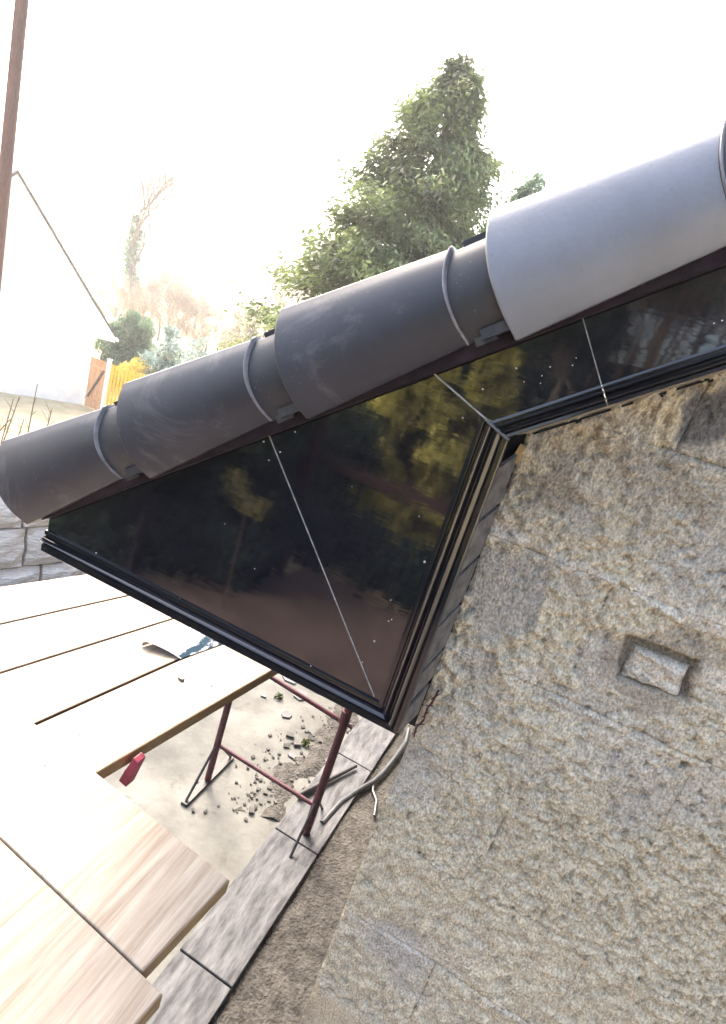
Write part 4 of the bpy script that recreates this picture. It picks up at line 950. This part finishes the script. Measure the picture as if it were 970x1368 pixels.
# ---------------------------------------------------------------- garden behind the camera (seen as reflections in the gloss boards)
def refl(x, y, Yt):
    p_ = onY(x, y, D); d_ = ray(x, y)*np.array([1, -1, 1]); return p_+d_*((Yt-D)/d_[1])
def hedgerow(name, xa, xb, Yh, th, ztop, n, size, m, label, seed):
    t = thing(name, ((xa+xb)/2, Yh, -2.9), label, 'hedge'); rg = np.random.RandomState(seed); cs, rr = [], []
    for x in np.arange(xa, xb, .35):
        for z in np.arange(-2.72, ztop-.1, .4):
            for y in (-.25, .25): cs.append(np.array([x+rg.uniform(-.16, .16), Yh+y*th+rg.uniform(-.12, .12), z+rg.uniform(-.12, .12)])); rr.append(rg.uniform(.3, .48)*min(1, th+.25))
    V, Fq = leafcloud(cs, rr, n, size, seed); fast_mesh('foliage', V, Fq, m, t)
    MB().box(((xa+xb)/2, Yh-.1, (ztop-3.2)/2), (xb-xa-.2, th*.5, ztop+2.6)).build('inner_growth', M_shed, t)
    b = MB()
    for x in np.arange(xa+.2, xb, .6): b.tube((x, Yh, -2.92), (x+.05, Yh, -2.2), .03, .015, n=5)
    b.build('stems', M_bark, t)
hx_a, hx_b = refl(60, 700, -3.4)[0]-2.6, refl(345, 700, -3.6)[0]
hedgerow('laurel_hedge', hx_a-.6, refl(215, 700, -3.0)[0], -2.75, .7, -.5, 26000, .10, M_deep, 'nearer dark evergreen hedge at the far left of the brown patio', 13)
hedgerow('laurel_hedge', refl(190, 700, -3.4)[0], hx_b, -3.7, .9, -.35, 52000, .10, M_deep, 'tall dark evergreen hedge at the left side of the brown patio', 3)
hedgerow('laurel_hedge', refl(350, 700, -5.4)[0]-.2, refl(432, 700, -5.4)[0], -5.6, .8, -.9, 12000, .10, M_deep, 'dark evergreen hedge block behind the low hedge, beside the timber post', 4)
hedgerow('laurel_hedge', -16, 9, -13.5, 1.6, 1.35, 80000, .2, M_deep, 'added dark hedge backdrop behind the reflected garden conifers', 5)  # hedge added so the reflection behind the conifers stays dark
# low dark hedge along the patio
hx0, hx1 = hx_b-.3, 3.5
cs = []; rr = []; rg = np.random.RandomState(1)
for x in np.arange(hx0, hx1, .3):
    for z in (-2.6, -2.35): cs.append(np.array([x+rg.uniform(-.1, .1), -4.95+rg.uniform(-.12, .12), z+rg.uniform(-.08, .08)])); rr.append(.34)
lh = thing('low_hedge', ((hx0+hx1)/2, -4.95, -2.9), 'low dark green hedge along the edge of the brown patio', 'hedge')
V, Fq = leafcloud(cs, rr, 22000, .085, 6); fast_mesh('foliage', V, Fq, M_deep, lh)
b = MB()
for x in np.arange(hx0+.2, hx1, .6): b.tube((x, -4.95, -2.92), (x+.05, -4.95, -2.2), .03, .015, n=5)
b.build('stems', M_bark, lh)
# sunlit conifer
for (px_, py0, py1, Yt, R, nb_, sd_, lb) in [(500, 740, 440, -7.2, 1.65, 230, 11, 'sunlit yellow green conifer in the middle of the garden'), (585, 720, 430, -8.4, 1.3, 160, 12, 'second yellow green conifer, nearer the house end of the hedge'), (450, 745, 560, -6.3, 1.0, 150, 13, 'shortest yellow green conifer, in front of the other two')]:
    a = refl(px_, py0, Yt); top = refl(px_, py1, Yt)
    t = thing('garden_conifer', (a[0], Yt, -2.9), lb, 'conifer', 'yellow green conifers in the garden')
    MB().tube((a[0], Yt, -3.0), (a[0], Yt, top[2]-.2), .12, .03, n=8).build('trunk', M_bark, t)
    sprays(t, np.array([a[0], Yt, -2.9]), top[2]+2.9, R, M_olive, nb_, sd_, .05, per=380, size=.11)
# small sprig of foliage left of the conifer
a = refl(335, 660, -3.0); t = thing('garden_shrub', (a[0], -3.0, -2.9), 'small golden shrub in front of the dark hedge', 'shrub')
cs = [refl(x, y, -3.0) for x, y in ((312, 635), (320, 655), (332, 672), (345, 680), (352, 672))]
b = MB(); b.tube((a[0], -3.0, -2.92), cs[2], .012, .006, n=6); [b.tube(cs[i], cs[i+1], .012, n=5) for i in range(4)]; b.build('stem', M_bark, t)
V, Fq = leafcloud(cs, [.13, .14, .15, .14, .10], 420, .04, 8, .8, .25); fast_mesh('foliage', V, Fq, M_olive, t)
# timber frame (dark red post and rail)
Yp = -4.3
pa, pb = refl(425, 560, Yp), refl(392, 740, Yp)
fr = thing('post_and_rail', (pa[0], Yp, -2.9), 'dark red timber post and rail standing on the patio behind the camera', 'frame')
MB().box((pa[0], Yp, -1.4), (.17, .15, 3.0)).build('post', M_post, fr, bevel=.004)
r0, r1 = refl(430, 622, Yp), refl(610, 682, Yp); MB().box(((r0[0]+r1[0])/2+.35, Yp-.08, (r0[2]+r1[2])/2), (abs(r1[0]-r0[0])+.9, .05, .13)).build('rail', M_post, fr, bevel=.003)
MB().box((pa[0]+2.3, Yp-.0, -1.6), (.12, .12, 2.6)).build('post', M_post, fr, bevel=.004)
for i, (px_, py0, py1, Yt, k, lb) in enumerate([(760, 480, 330, -11.0, 22, 'dark leafy evergreen tree left in the far garden'), (900, 420, 250, -11.6, 26, 'dark leafy evergreen tree right in the far garden')]):
    rg = np.random.RandomState(50+i); cs = [refl(px_+rg.uniform(-75, 75), py0+(py1-py0)*rg.rand(), Yt+rg.uniform(-.6, .6)) for _ in range(k)]; b0 = refl(px_, py0, Yt); b0[2] = -2.9
    tree('evergreen_tree', b0, lb, 'tree', M_deep, cs, list(rg.uniform(.25, .5, k)), 9000, .12, 70+i, 3.2, .15, group='dark evergreen trees in the far garden')
# taller bare trees behind, their branches cross the reflected sky
for i, (px_, py_, Yt) in enumerate([(720, 480, -14), (900, 300, -12), (980, 420, -15)]):
    p_ = refl(px_, py_, Yt); t = thing('garden_tree', (p_[0], Yt, -2.9), ['bare tree at the left of the far garden trio', 'bare tree in the middle of the far garden trio', 'bare tree at the right of the far garden trio'][i], 'tree', 'bare trees at the far end of the garden'); t.rotation_euler = (0, 0, i*2.)
    for nm, me in (('trunk', tme), ('branches', pm[i])):
        o = link(bpy.data.objects.new(nm, me)); o.parent = t; o.material_slots[0].link = 'OBJECT'; o.material_slots[0].material = M_darktwig
    t.scale = (1, 1, 1.0)

# ---------------------------------------------------------------- lift everything so that the yard is at z = 0
for o in scene.objects:
    if o.parent is None and o.type != 'CAMERA' and o.name != 'sun': o.location.z += CH

# ---------------------------------------------------------------- air
hz = MB().box((0, 0, 2.5), (340, 340, 20)).build('haze', bpy.data.materials.new('air'), base=(0, 0, 2.5)); tag(hz, kind='stuff')
hm = hz.data.materials[0]; hm.use_nodes = True; t_ = hm.node_tree; t_.nodes.remove(t_.nodes['Principled BSDF'])
pv_ = t_.nodes.new('ShaderNodeVolumePrincipled'); pv_.inputs['Color'].default_value = (.95, .95, .95, 1); pv_.inputs['Density'].default_value = .0020; pv_.inputs['Anisotropy'].default_value = .3
t_.links.new(pv_.outputs[0], t_.nodes['Material Output'].inputs['Volume'])
